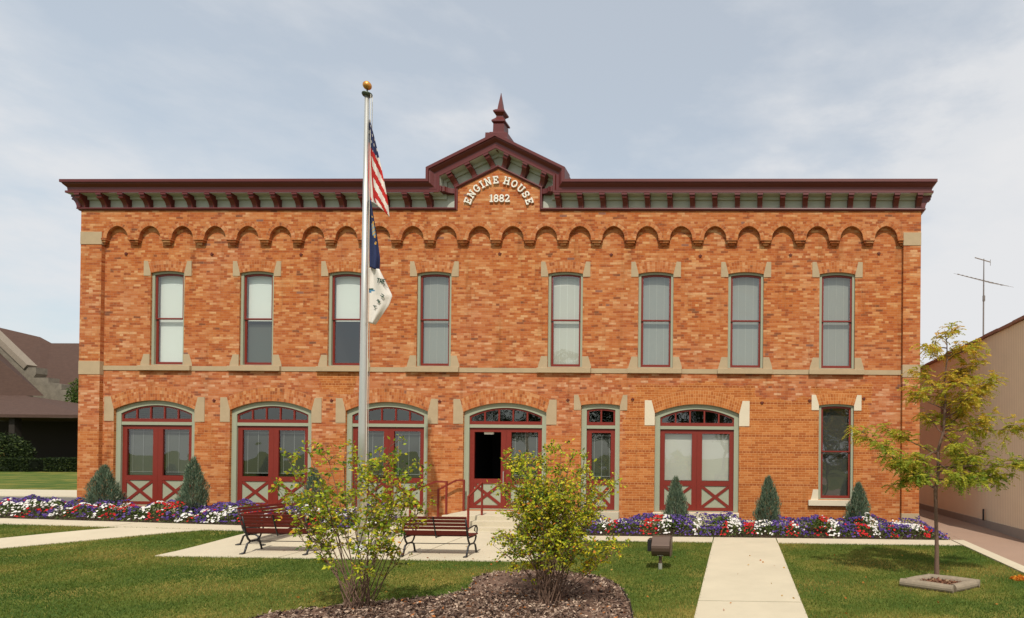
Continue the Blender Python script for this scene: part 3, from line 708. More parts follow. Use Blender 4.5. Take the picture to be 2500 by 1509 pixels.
mb = MB(); mb.box(pb.x+.08, pb.x+.14, py-.07, py-.02, 1.28, 1.42); mb.build('cleat', ALU, pole)
def flag(name, outline, cells, fn, label, mats, amp=.05, fr=5., hoist=None):
    """outline(s,t)->px; fn(s,t)->material index"""
    ns, nt = cells; me = MB(); vs = []
    for j in range(nt+1):
        for i in range(ns+1):
            s, t = i/ns, j/nt; x, y = outline(s, t)
            dy = amp*math.sin(s*fr+t*2.1)*min(1, s*3)+.02*math.sin(t*9+s*4)*s; p = fac(x, y, py-.03+dy); vs.append(tuple(p))
    for j in range(nt):
        for i in range(ns):
            a = j*(ns+1)+i; me.add([vs[a], vs[a+1], vs[a+ns+2], vs[a+ns+1]], [(0, 1, 2, 3)], mi=fn((i+.5)/ns, (j+.5)/nt))
    p = fac(903, outline(0, 0)[1], py)
    o = me.build(name, mats, None, smooth=False, loc=tuple(p))
    bm = bmesh.new(); bm.from_mesh(o.data); bmesh.ops.remove_doubles(bm, verts=bm.verts, dist=.0005); bm.to_mesh(o.data); bm.free()
    for q in o.data.polygons: q.use_smooth = True
    so = o.modifiers.new('solid', 'SOLIDIFY'); so.thickness = .004
    return tag(o, label, 'flag')
def lerp(a, b, t): return a+(b-a)*t
def pl(tab, t):
    for (t0, x0, y0), (t1, x1, y1) in zip(tab, tab[1:]):
        if t <= t1: k = (t-t0)/(t1-t0); return lerp(x0, x1, k), lerp(y0, y1, k)
    return tab[-1][1:]
FR = mat('flag_red', L(196, 42, 36), .8, transl=.25, var=.05); FW = mat('flag_white', L(232, 224, 214), .8, transl=.25, var=.04); FB = mat('flag_navy', L(40, 48, 84), .8, transl=.1, var=.08)
FG = mat('flag_gold', L(196, 150, 70), .8); FSB = mat('flag_shield', L(110, 150, 170), .8); FGN = mat('flag_green', L(48, 74, 62), .8); FTL = mat('flag_teal', L(78, 122, 150), .8)
# limp national flag: t runs down the drop (along the fly), s across the stripes
rt = [(0, 903, 292), (.25, 916, 345), (.5, 932, 410), (.8, 946, 478), (1, 951, 520)]
lf_ = [(0, 901, 292), (.3, 900, 370), (.6, 899, 430), (.85, 901, 480), (1, 907, 492)]
def o1(s, t):
    a = pl(lf_, t); b = pl(rt, t); x, y = lerp(a[0], b[0], s), lerp(a[1], b[1], s)
    return x, y+26*max(0, t-.35)*s*s*.6
def f1(s, t):
    # canton at the top; stripes slant across the folded cloth
    if t < .40 and (s > .0) and t < .22+.30*s**1.5:
        return 3 if (int(s*9)+int(t*38)) % 4 == 0 and int(t*38) % 2 == 0 else 2
    if s < .34: return [0, 1, 0][int(s/.34*3) % 3] if t < .96 else 1
    q = (t*1.0-(s-.34)*.42)*8.2
    return int(q) % 2
fl1 = flag('national_flag', o1, (22, 70), f1, 'limp red and white striped flag with blue starred canton, topmost on the pole', [FR, FW, FB, FW], .07, 7)
lf2 = [(0, 901, 488), (1, 902, 652)]; rt2 = [(0, 905, 488), (.2, 912, 530), (.5, 921, 580), (.8, 928, 630), (1, 927, 662)]
def o2(s, t):
    a = pl(lf2, t); b = pl(rt2, t); return lerp(a[0], b[0], s), lerp(a[1], b[1], s)
def f2(s, t):
    if .33 < t < .5 and .45 < s < .85: return 1 if (int(t*40)+int(s*6)) % 2 else 2
    if .2 < t < .66 and .6 < s < .8 and int(t*30+s*5) % 3 == 0: return 1
    return 0
flag('state_flag', o2, (12, 40), f2, 'narrow folded navy blue flag with a small gold crest, middle one on the pole', [FB, FG, FSB], .06, 6)
lf3 = [(0, 901, 654), (.5, 901, 715), (1, 900, 788)]; rt3 = [(0, 926, 657), (.35, 945, 695), (.55, 958, 722), (.7, 950, 745), (1, 917, 793)]
def o3(s, t):
    a = pl(lf3, t); b = pl(rt3, t); return lerp(a[0], b[0], s), lerp(a[1], b[1], s)
def f3(s, t):
    if .40 < t < .52 and s < .38 and t < .52-.25*s and t > .40+.04: return 2
    if .40 < t < .455 and s < .25: return 1
    return 0
wf = flag('city_flag', o3, (18, 34), f3, 'white flag with dark green lettering, lowest one on the pole', [FW, FGN, FTL], .05, 6)
wf_l = MB()
def flet(px, py_, w, h, ch, rot, mirror=False):
    G = {'T': [[(0, 1), (1, 1)], [(.5, 1), (.5, 0)]], 'R': [[(0, 0), (0, 1), (.8, 1), (.8, .55), (0, .5)], [(.35, .5), (.9, 0)]], 'E': [[(.9, 1), (0, 1), (0, 0), (.9, 0)], [(0, .5), (.7, .5)]],
         'U': [[(0, 1), (0, .1), (.8, .1), (.8, 1)]], 'S': [[(.9, .9), (.1, .9), (.1, .55), (.9, .45), (.9, .1), (.1, .1)]], 'A': [[(0, 0), (.5, 1), (1, 0)], [(.2, .4), (.8, .4)]],
         'C': [[(.9, .9), (.1, .9), (.1, .1), (.9, .1)]], 'I': [[(.5, 0), (.5, 1)]], 'Y': [[(0, 1), (.5, .5), (1, 1)], [(.5, .5), (.5, 0)]]}
    ca, sa = math.cos(R(rot)), math.sin(R(rot))
    for st in G[ch]:
        q = []
        for a, b in st:
            if mirror: a = 1-a
            X, Y = (a-.5)*w, (b-.5)*h; p = fac(px+X*ca-Y*sa, py_-(X*sa+Y*ca), py-.10); q.append((p.x, p.z))
        ribbon(wf_l, q, .016, py-.103, py-.098)
for k, ch in enumerate('TRE'): flet(923+k*8, 685+k*1.6, 6.5, 10.5, ch, -10)
for k, ch in enumerate('CITY'): pass
for k, ch in enumerate('USA'): flet(933-k*9, 722+k*13, 6, 8, ch, 55, True)
wf_l.build('flag_text', FGN, wf)
# ------------------------------------------------------------------ benches
def bench_end(mb, x):
    def c(pts, r=.016): mb.tube([(x, y, z) for y, z in pts], r, 6)
    # y: -.27 back foot .. +.27 front foot ; bench faces +y
    c([(-.30, .015), (-.24, .02), (-.20, .12), (-.17, .20), (-.09, .24), (.09, .24), (.16, .20), (.19, .12), (.22, .02), (.28, .015)], .02)
    c([(-.09, .24), (-.15, .30), (-.19, .38), (-.235, .55), (-.30, .79)], .02)
    c([(.09, .24), (.16, .30), (.20, .38), (.17, .40), (-.10, .385), (-.19, .38)], .018)
    c([(.18, .40), (.24, .46), (.25, .54), (.20, .60), (.08, .61), (-.10, .58), (-.24, .57)], .016)
    c([(.20, .60), (.14, .56), (.12, .50), (.17, .48)], .012)
    mb.box(x-.035, x+.035, -.33, -.25, .0, .02); mb.box(x-.035, x+.035, .23, .31, .0, .02)
def bench(loc, rz, label):
    t = thing('park_bench', loc, label, 'bench', 'slatted park benches on the plaza', rz, local=True)
    hl = .665
    for s in (-1, 1): mb = MB(); bench_end(mb, s*hl); mb.build('end_frame', IRON, t, smooth=True)
    mb = MB()
    for i in range(6):
        y = -.14+i*.068; mb.box(-hl-.03, hl+.03, y-.028, y+.028, .405+.003*abs(i-2), .43+.003*abs(i-2))
    mb.build('seat', SLAT, t, bevel=.006)
    mb = MB()
    for i, (a, w) in enumerate(((.07, .095), (.175, .06), (.25, .06), (.325, .06), (.395, .055))):
        p = Vector((0, -.185-.29*a*1.05, .42+a*.98)); q = Vector((0, -.27, .96)).normalized()
        y, z = p.y, p.z; mb.bar((-hl-.02, y, z), (hl+.02, y, z), .022, w, up=tuple(q))
    mb.build('backrest', SLAT, t, bevel=.005)
    mb = MB(); mb.tube([(0, -.19, .38), (0, -.23, .50), (0, -.335, .83)], .014, 6); mb.box(-.012, .012, -.17, .22, .385, .402); mb.build('centre_brace', IRON, t)
    mb = MB(); mb.tube([(-hl, 0, .235), (hl, 0, .235)], .009, 6); mb.build('tie_rod', IRON, t)
    return t
b1 = gnd(671, 1356); bench((b1.x, b1.y+.26, b1.z+.022), 0, 'slatted red bench seen from behind, left of the flagpole at the plaza edge')
b2r = gnd(1142, 1363); bench((b2r.x-.70, b2r.y+.26, b2r.z+.022), 0, 'slatted red bench seen from behind, right of the flagpole before the steps')
q1 = gnd(584.4, 1332); bench((q1.x+.30, q1.y+.62, gz(q1.x, q1.y)+.02), -R(90), 'slatted red bench turned side-on, on the far side of the left bench')
# ------------------------------------------------------------------ floodlight
fb = gnd(1612, 1390); fl = thing('floodlight', (fb.x, fb.y, fb.z), 'brown drum floodlight on a short post in the lawn beside the walkway', 'floodlight')
BRN = mat('brown_metal', L(92, 74, 64), .35, metal=.3, var=.06)
sc = 1/134.; 
def fz(y): return fb.z+(1390-y)*sc
cx = fb.x+(1613-1612)*sc
mb = MB(); n = 18; x0, x1 = cx-.165, cx+.185; zc_ = fz(1337)
prof = [(-.17, fz(1355)), (-.17, fz(1325)), (-.15, fz(1315)), (-.10, fz(1308)), (.05, fz(1306)), (.17, fz(1310)), (.18, fz(1350)), (.12, fz(1355))]
pr = [(.17, fz(1306)), (-.02, fz(1306)), (-.10, fz(1318)), (-.155, fz(1326)), (-.165, fz(1333)), (-.155, fz(1341)), (-.12, fz(1349)), (-.06, fz(1355)), (.17, fz(1355))]
vs = [(x, fb.y+y, z) for x in (x0, x1) for y, z in pr]; k = len(pr)
mb.add(vs, [tuple(range(k-1, -1, -1)), tuple(range(k, 2*k))]+[(i, (i+1) % k, (i+1) % k+k, i+k) for i in range(k)]); mb.build('housing', BRN, fl, bevel=.006)
mb = MB(); mb.box(x0-.075, x0-.004, fb.y-.13, fb.y+.16, fz(1342), fz(1312)); mb.build('side_cover', IRON, fl, bevel=.006)
mb = MB(); mb.box(x1+.002, x1+.02, fb.y-.15, fb.y+.17, fz(1355), fz(1308)); mb.build('end_rim', BRN, fl, bevel=.004)
mb = MB(); mb.box(cx-.055, cx+.055, fb.y-.09, fb.y-.03, fz(1354), fz(1350)); mb.tube([(cx-.03, fb.y-.09, fz(1350.5)), (cx-.03, fb.y-.03, fz(1350.5))], .02, 8); mb.tube([(cx+.03, fb.y-.09, fz(1350.5)), (cx+.03, fb.y-.03, fz(1350.5))], .02, 8); mb.build('bracket', ALU, fl)
mb = MB(); mb.tube([(fb.x, fb.y, fz(1374)), (fb.x, fb.y, fz(1355))], .032, 12); mb.build('post', BRN, fl, smooth=False)
mb = MB(); mb.tube([(fb.x, fb.y, fb.z-.05), (fb.x, fb.y, fz(1374))], .038, 12); mb.build('conduit', ALU, fl)
# ------------------------------------------------------------------ vegetation
def in_poly(X, Y, poly):
    inside = np.zeros(len(X), bool); n = len(poly)
    for i in range(n):
        x0, y0 = poly[i]; x1, y1 = poly[(i+1) % n]
        c = ((y0 > Y) != (y1 > Y)) & (X < (x1-x0)*(Y-y0)/(y1-y0+1e-12)+x0); inside ^= c
    return inside
gzv = np.vectorize(gz)
# mulch bed outline
mo = [(600, 1520), (633, 1508), (766, 1496), (933, 1479), (1075, 1467), (1139.5, 1448), (1152, 1433), (1160, 1417), (1180, 1408), (1223, 1400), (1330, 1396), (1446, 1408), (1489, 1419), (1517, 1439), (1538, 1476), (1544, 1509), (1540, 1570), (1350, 1660), (900, 1660), (600, 1580)]
mp = [(gnd(*q).x, gnd(*q).y) for q in mo]
mcx, mcy = sum(p[0] for p in mp)/len(mp), sum(p[1] for p in mp)/len(mp)
def mound(x, y): return .05
MUL = mat('mulch', L(104, 80, 66), .95, var=.5, scale=22, bump=1., bscale=50)
mb = MB(); K = len(mp); rings = [(1., .012), (.985, .035), (.93, .06), (.7, .09), (.35, .10)]
vs = []
for k, hh in rings: vs += [(mcx+(x-mcx)*k, mcy+(y-mcy)*k, gz(x, y)+hh) for x, y in mp]
fs = [(r*K+i, r*K+(i+1) % K, (r+1)*K+(i+1) % K, (r+1)*K+i) for r in range(len(rings)-1) for i in range(K)]+[tuple((len(rings)-1)*K+i for i in range(K))]
fs = [f[::-1] for f in fs]
mb.add(vs, fs); o = mb.build('mulch_bed', MUL, smooth=True); tag(o, kind='structure')
mb = MB(); ep = [(x, y, gz(x, y)+.018) for x, y in mp]; ep.append(ep[0]); mb.tube(ep, .014, 5); tag(mb.build('bed_edging', IRON), 'dark strip edging curving around the mulch bed', 'edging')
def chips(N, poly, zf, name, label, cols, w, size=.035):
    xs = [p[0] for p in poly]; ys = [p[1] for p in poly]
    X = NR.uniform(min(xs), max(xs), N*2); Y = NR.uniform(min(ys), max(ys), N*2); k = in_poly(X, Y, poly); X, Y = X[k][:N], Y[k][:N]; n = len(X)
    P = np.stack([X, Y, zf(X, Y)+NR.uniform(-.01, .03, n)], 1); dn = NR.randn(n, 3)*[1, 1, .35]
    V = leaves(P, dn, NR.uniform(.5, 1.7, n)*size, NR.uniform(.3, .7, n)*size)
    return tag(np_mesh(name, V, 4, FLW, None, pal(n, cols, w, .3)), label, 'mulch', kind='stuff')
def mz(X, Y):
    d = np.hypot((X-mcx), (Y-mcy)); z = gzv(X, Y)
    k = np.full(len(X), .0)
    for q, hh in ((.985, .035), (.93, .06), (.7, .09), (.35, .10)):
        k = np.where(in_poly(X, Y, [(mcx+(a-mcx)*q, mcy+(b-mcy)*q) for a, b in mp]), hh, k)
    return z+k
chips(26000, mp, mz, 'mulch_chips', 'shredded brown bark mulch around the two shrubs', [(140, 118, 104), (104, 82, 70), (184, 160, 140), (50, 38, 36), (176, 110, 60)], [5, 4, 4, 3, .4], .05)
# log frame round the young tree
lc = [gnd(2206, 1431), gnd(2320, 1447), gnd(2384, 1433), gnd(2272, 1419)]
lf = thing('log_edging', tuple(lc[0]), 'weathered grey log frame around the base of the young tree', 'tree surround')
LOG = mat('weathered_wood', L(134, 120, 102), .9, var=.35, scale=14, bump=.5, bscale=40)
for i in range(4):
    a, b = lc[i].copy(), lc[(i+1) % 4].copy(); e = (b-a).normalized(); a.z = gz(a.x, a.y)+.06; b.z = gz(b.x, b.y)+.06
    if i % 2 == 0: a -= e*.05; b += e*.05
    else: a += e*.07; b -= e*.07
    mb = MB(); mb.tube([a, a.lerp(b, .5), b], [.072, .078, .07], 14); mb.build('log', LOG, lf, smooth=False)
lp = [(p.x, p.y) for p in lc]
o = MB(); o.add([(p.x, p.y, gz(p.x, p.y)+.04) for p in lc], [(0, 1, 2, 3)]); o = o.build('tree_pit_mulch', MUL, None); tag(o, kind='structure')
chips(1500, lp, lambda X, Y: gzv(X, Y)+.05, 'wood_chips', 'brown wood chips inside the log frame under the young tree', [(150, 110, 84), (110, 70, 56), (176, 146, 116)], [3, 3, 1], .05)
def blob(N, c, r, seed=0):
    """points in an uneven ellipsoid shell-ish volume"""
    d = NR.randn(N, 3); d /= np.linalg.norm(d, axis=1)[:, None]; return np.array(c)+d*np.array(r)*(NR.uniform(.2, 1, (N, 1))**.5)
def stem_curve(a, b, bow=.15, n=7, jit=.015):
    a, b = Vector(a), Vector(b); L_ = (b-a).length; pts = []
    side = Vector((random.uniform(-1, 1), random.uniform(-1, 1), 0))*bow*.3*L_
    for i in range(n+1):
        t = i/n; p = a.lerp(b, t)+side*math.sin(math.pi*t)
        p.x += (b.x-a.x)*-bow*math.sin(math.pi*t); p.y += (b.y-a.y)*-bow*math.sin(math.pi*t)
        if 0 < i: p += Vector((random.uniform(-1, 1), random.uniform(-1, 1), random.uniform(-1, 1)))*jit
        pts.append(p)
    return pts
def shrub(name, base, tips, label, dens, leafL, cols, w, twigs=(6, 10), start=.35, rstem=.016, spread=.35, dark=None):
    t = thing(name, tuple(base), label, 'shrub')
    wood = MB(); LP = []; LD = []
    for tip, dk in tips:
        b0 = base+Vector((random.uniform(-.17, .17), random.uniform(-.15, .15), 0)); pts = stem_curve(b0, tip, .05)
        n = len(pts); wood.tube(pts, [rstem*(1-.75*i/(n-1)) for i in range(n)], 6)
        for k in range(random.randint(*twigs)):
            u = random.uniform(start, 1.); i = min(int(u*(n-1)), n-2); p = pts[i].lerp(pts[i+1], u*(n-1)-i)
            d = (Vector((random.uniform(-1, 1), random.uniform(-1, 1), random.uniform(-.15, .9)))).normalized()*random.uniform(.4, 1)*spread*(1.25-u*.55)
            q = p+d; tw = [p, p.lerp(q, .5)+Vector((0, 0, .03)), q]; wood.tube(tw, [.005, .004, .002], 4)
            subs = [(tw[1], q)]
            for _ in range(3):
                s = p.lerp(q, random.uniform(.3, 1)); e = s+Vector((random.uniform(-1, 1), random.uniform(-1, 1), random.uniform(-.4, .8))).normalized()*random.uniform(.06, .16)
                wood.tube([s, e], [.003, .0015], 3); subs.append((s, e))
            for s, e in subs:
                m_ = max(2, int(dens*random.uniform(.5, 1.4)))
                for _ in range(m_):
                    c = s.lerp(e, random.uniform(.1, 1.1)); LP.append(tuple(c+Vector((random.gauss(0, .022), random.gauss(0, .022), random.gauss(0, .02)))))
                    dd = (e-s).normalized()*.6+Vector((random.gauss(0, .7), random.gauss(0, .7), random.gauss(-.1, .5))); LD.append(tuple(dd))
    LP = np.array(LP); LD = np.array(LD); N = len(LP)
    wood.build('stems', BARK, t)
    cl = pal(N, cols, w, .2)
    V = leaves(LP, LD, NR.uniform(.5, 1.35, N)*leafL, NR.uniform(.5, .75, N)*leafL)
    np_mesh('foliage', V, 4, LEAF, t, cl, loc=tuple(base)); return t
def tip(px, py_, y0, dy): return fac(px, py_, y0+dy)
ya = gnd(875, 1497).y; ba = gnd(875, 1497); ba.z += .05
ta = [(698, 1110), (672, 1185), (720, 1135), (752, 1090), (792, 1085), (840, 1095), (868, 1085), (900, 1110), (930, 1092), (955, 1115), (985, 1140), (958, 1075), (1010, 1130), (1040, 1160), (1020, 1200), (990, 1230), (760, 1180), (800, 1170), (740, 1240), (690, 1215), (850, 1190), (910, 1210), (960, 1180), (940, 1260), (975, 1290), (1040, 1215), (720, 1300), (1000, 1330), (930, 1340), (800, 1250)]
shrub('shrub', ba, [(tip(x, y, ya, random.uniform(-.45, .5)), 0) for x, y in ta], 'sparse leggy yellow-green shrub in front of the flagpole, bare stems low down', 5.2, .058,
      [(162, 176, 48), (200, 196, 52), (124, 148, 50), (74, 104, 44), (222, 200, 62), (214, 140, 56)], [5, 4, 3.4, 1.8, 1.6, .7], twigs=(6, 10), start=.48, rstem=.009, spread=.30)
bb = gnd(1340, 1487); yb = bb.y; bb.z += .08
tb = [(1245, 1110), (1262, 1100), (1290, 1095), (1318, 1108), (1345, 1100), (1370, 1095), (1395, 1112), (1425, 1130), (1450, 1150), (1480, 1165), (1500, 1180), (1230, 1180), (1250, 1160), (1275, 1180), (1300, 1160), (1330, 1150), (1360, 1170), (1390, 1160), (1410, 1190), (1440, 1210), (1465, 1230), (1240, 1230), (1260, 1250), (1290, 1230), (1320, 1220), (1350, 1240), (1380, 1230), (1410, 1250), (1440, 1270), (1215, 1290), (1200, 1330), (1235, 1310), (1265, 1290), (1330, 1280), (1400, 1300), (1440, 1320), (1500, 1320), (1515, 1335), (1300, 1120), (1335, 1125), (1385, 1130), (1360, 1115), (1410, 1150), (1255, 1130), (1440, 1180), (1280, 1140), (1320, 1185), (1375, 1200)]
shrub('shrub', bb, [(tip(x, y, yb, random.uniform(-.55, .55)), 0) for x, y in tb], 'dense bushy yellow-green shrub in the mulch bed, right of the benches', 7.2, .050,
      [(166, 176, 46), (206, 200, 52), (124, 146, 50), (74, 104, 46), (224, 204, 60), (214, 138, 54)], [5, 4.5, 3, 2., 2., .7], twigs=(10, 14), start=.46, rstem=.009, spread=.30)
# honey locust
tbse = gnd(2287, 1413); ty = tbse.y
lt = thing('young_tree', tuple(tbse), 'slender young tree with feathery yellow-green leaves rising from the log frame', 'tree')
def tp(x, y, dy=0.): return fac(x, y, ty+dy)
trunk = [tp(2287, 1416), tp(2287, 1330), tp(2285, 1250), tp(2284, 1200), tp(2291, 1150), tp(2290, 1100), tp(2304, 1050), tp(2308, 980), tp(2306, 930), tp(2312, 880), tp(2312, 840), tp(2306, 805)]
mb = MB(); mb.tube(trunk, [.048, .036, .033, .036, .03, .027, .024, .02, .017, .013, .009, .004], 10)
FP = []
def limb(a, b, r, lv=0, droop=.0):
    pts = stem_curve(a, b, -.08, 5, .012); mb.tube(pts, [r*(1-.8*i/5) for i in range(6)], 5)
    L_ = (Vector(b)-Vector(a)).length
    nn = int(6+L_*9) if lv == 0 else int(3+L_*13)
    for k in range(nn):
        u = random.uniform(.28 if lv == 0 else .1, 1.0); i = min(int(u*5), 4); p = pts[i].lerp(pts[i+1], min(1, u*5-i)); e = (Vector(b)-Vector(a)).normalized()
        if lv == 0:
            q = p+(e*.5+Vector((random.uniform(-1, 1), random.uniform(-1, 1), random.uniform(-.35, .7)))).normalized()*random.uniform(.14, .34); limb(p, q, r*.35, 1)
        else:
            FP.append((p, (e*.4+Vector((random.uniform(-1, 1), random.uniform(-1, 1), random.uniform(-.5, .3)))).normalized()))
LM = [((2285, 1195), (2105, 1050, .0)), ((2285, 1195), (2150, 1085, -.3)), ((2284, 1190), (2200, 1130, .2)), ((2291, 1150), (2395, 1100, .2)), ((2291, 1140), (2490, 1130, -.2)), ((2290, 1150), (2460, 1175, .1)), ((2290, 1170), (2390, 1180, -.3)),
      ((2290, 1110), (2180, 1050, .3)), ((2304, 1060), (2420, 1020, -.1)), ((2304, 1050), (2480, 1050, .2)), ((2306, 1020), (2400, 960, .2)), ((2308, 990), (2430, 920, -.1)), ((2306, 940), (2400, 880, .1)), ((2307, 960), (2240, 905, 0.)),
      ((2312, 880), (2345, 850, .1)), ((2312, 850), (2265, 850, -.1)), ((2310, 830), (2325, 815, 0.)), ((2312, 870), (2380, 850, -.1)), ((2306, 1000), (2235, 960, -.2)), ((2290, 1100), (2230, 1130, -.4)), ((2300, 1060), (2350, 1120, .45)), ((2290, 1130), (2340, 1170, -.4)), ((2306, 950), (2360, 930, -.3)), ((2291, 1150), (2200, 1180, .1)),
      ((2304, 1050), (2350, 1000, .35)), ((2308, 990), (2370, 970, -.35)), ((2290, 1110), (2350, 1060, -.4)), ((2291, 1140), (2420, 1150, .35)), ((2306, 960), (2340, 900, .2)), ((2308, 1000), (2290, 960, .4)), ((2304, 1060), (2260, 1010, .2)), ((2290, 1150), (2260, 1170, -.3))]
for (ax, ay), (bx, by, dy) in LM: limb(tp(ax, ay), tp(bx, by, dy), .013)
mb.build('trunk', BARK, lt)
P_, D_, C_ = [], [], []
for p, d in FP:
    side = d.cross(Vector((0, 0, 1))); side = side.normalized() if side.length > .01 else Vector((1, 0, 0)); Lf = random.uniform(.12, .22)
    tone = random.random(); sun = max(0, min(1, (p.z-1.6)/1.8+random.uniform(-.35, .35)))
    for k in range(9):
        u = (k+.5)/9; q = p+d*Lf*u+Vector((0, 0, -Lf*.45*u*u))
        for s in (-1, 1):
            P_.append(tuple(q)); D_.append(tuple(side*s+d*.5+Vector((0, 0, -.25+random.uniform(-.2, .2))))); C_.append((tone, sun))
N = len(P_); C_ = np.array(C_)
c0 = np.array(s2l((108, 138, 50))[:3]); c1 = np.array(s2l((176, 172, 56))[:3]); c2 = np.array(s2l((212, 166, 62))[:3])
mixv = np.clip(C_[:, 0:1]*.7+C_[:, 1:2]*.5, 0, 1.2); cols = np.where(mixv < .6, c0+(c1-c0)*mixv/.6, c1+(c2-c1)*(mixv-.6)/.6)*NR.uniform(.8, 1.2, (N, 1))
V = leaves(np.array(P_), np.array(D_), NR.uniform(.035, .06, N), .021)
np_mesh('crown', V, 4, LEAF, lt, np.clip(cols, 0, 1), loc=tuple(tbse))
# junipers
def juniper(cx, top, wpx, Y, label, basey=0.):
    sc_ = .0121; p = fac(cx, top, Y); X = p.x; z0 = gz(X, Y); Ht = p.z-z0; w = wpx*sc_/2*.88
    t = thing('juniper', (X, Y, z0), label, 'conifer', 'junipers planted along the foot of the wall')
    mb = MB(); mb.tube([(X, Y, z0), (X, Y, z0+Ht*.8)], [.03, .008], 6); mb.build('trunk', BARK, t)
    N = 9000; u = NR.beta(1.3, 1.7, N); a = NR.uniform(0, 2*math.pi, N)
    lob = 1+.24*np.sin(a*3+u*7+cx)+.16*np.sin(a*5-u*13+cx*2)+.12*np.sin(a*9+u*23+cx)
    prof = np.where(u < .28, .62+.38*(u/.28)**.8, np.clip((1-u)/.72, 0, 1)**.72)
    r = w*prof*lob*NR.uniform(.25, 1, N)**.45
    P = np.stack([X+r*np.cos(a), Y+r*np.sin(a), z0+.03+u*Ht*.93], 1)
    dn = np.stack([np.cos(a)*.38+NR.randn(N)*.12, np.sin(a)*.38+NR.randn(N)*.12, np.ones(N)*1.], 1)
    V = leaves(P, dn, NR.uniform(.05, .13, N), NR.uniform(.008, .016, N))
    c = pal(N, [(122, 142, 116), (88, 110, 90), (150, 166, 138), (60, 80, 62), (128, 122, 84)], [4, 4, 3, 1.5, .5], .2)
    np_mesh('foliage', V, 4, LEAF, t, c, loc=(X, Y, z0))
juniper(255, 1132, 68, -.85, 'broad grey-green juniper at the far left corner of the brick wall')
juniper(473, 1112, 58, -1.15, 'pointed grey-green juniper between the first and second arched doors')
juniper(768, 1140, 58, -1.0, 'grey-green juniper half hidden behind the leggy shrub')
juniper(1650, 1160, 58, -.95, 'slim grey-green juniper in front of the double door with pale blinds')
juniper(1876, 1158, 62, -.75, 'cone-shaped juniper against plain brick between the door and the low window')
juniper(2096, 1175, 58, -.75, 'rounded upright juniper right of the ground-floor window')
def low_shrub(cx, cy, w, h, Y, label):
    p = fac(cx, cy, Y); N = 1400; z0 = gz(p.x, Y)
    t = thing('low_shrub', (p.x, Y, z0), label, 'shrub', 'low yellow-green shrubs behind the petunias')
    u = NR.uniform(0, 1, N); a = NR.uniform(0, 6.283, N)
    P = np.stack([p.x+w*u*np.cos(a), Y+.3*u*np.sin(a), z0+(p.z-z0)*(1-.35*u*u)*NR.uniform(.6, 1, N)], 1); dn = np.stack([np.cos(a), np.sin(a)*.5, NR.uniform(-.1, .5, N)], 1)
    V = leaves(P, dn, NR.uniform(.05, .1, N), .015); np_mesh('foliage', V, 4, LEAF, t, pal(N, [(120, 138, 50), (92, 112, 44), (150, 160, 64)], [3, 3, 1]), loc=(p.x, Y, z0))
low_shrub(603, 1237, .45, .3, -1.1, 'low feathery shrub above the petunias behind the benches')
low_shrub(1765, 1262, .35, .3, -1.2, 'low feathery shrub beside the right jamb of the pale-blinded door')
low_shrub(2005, 1272, .35, .3, -1.2, 'low feathery shrub under the ground-floor window sill')
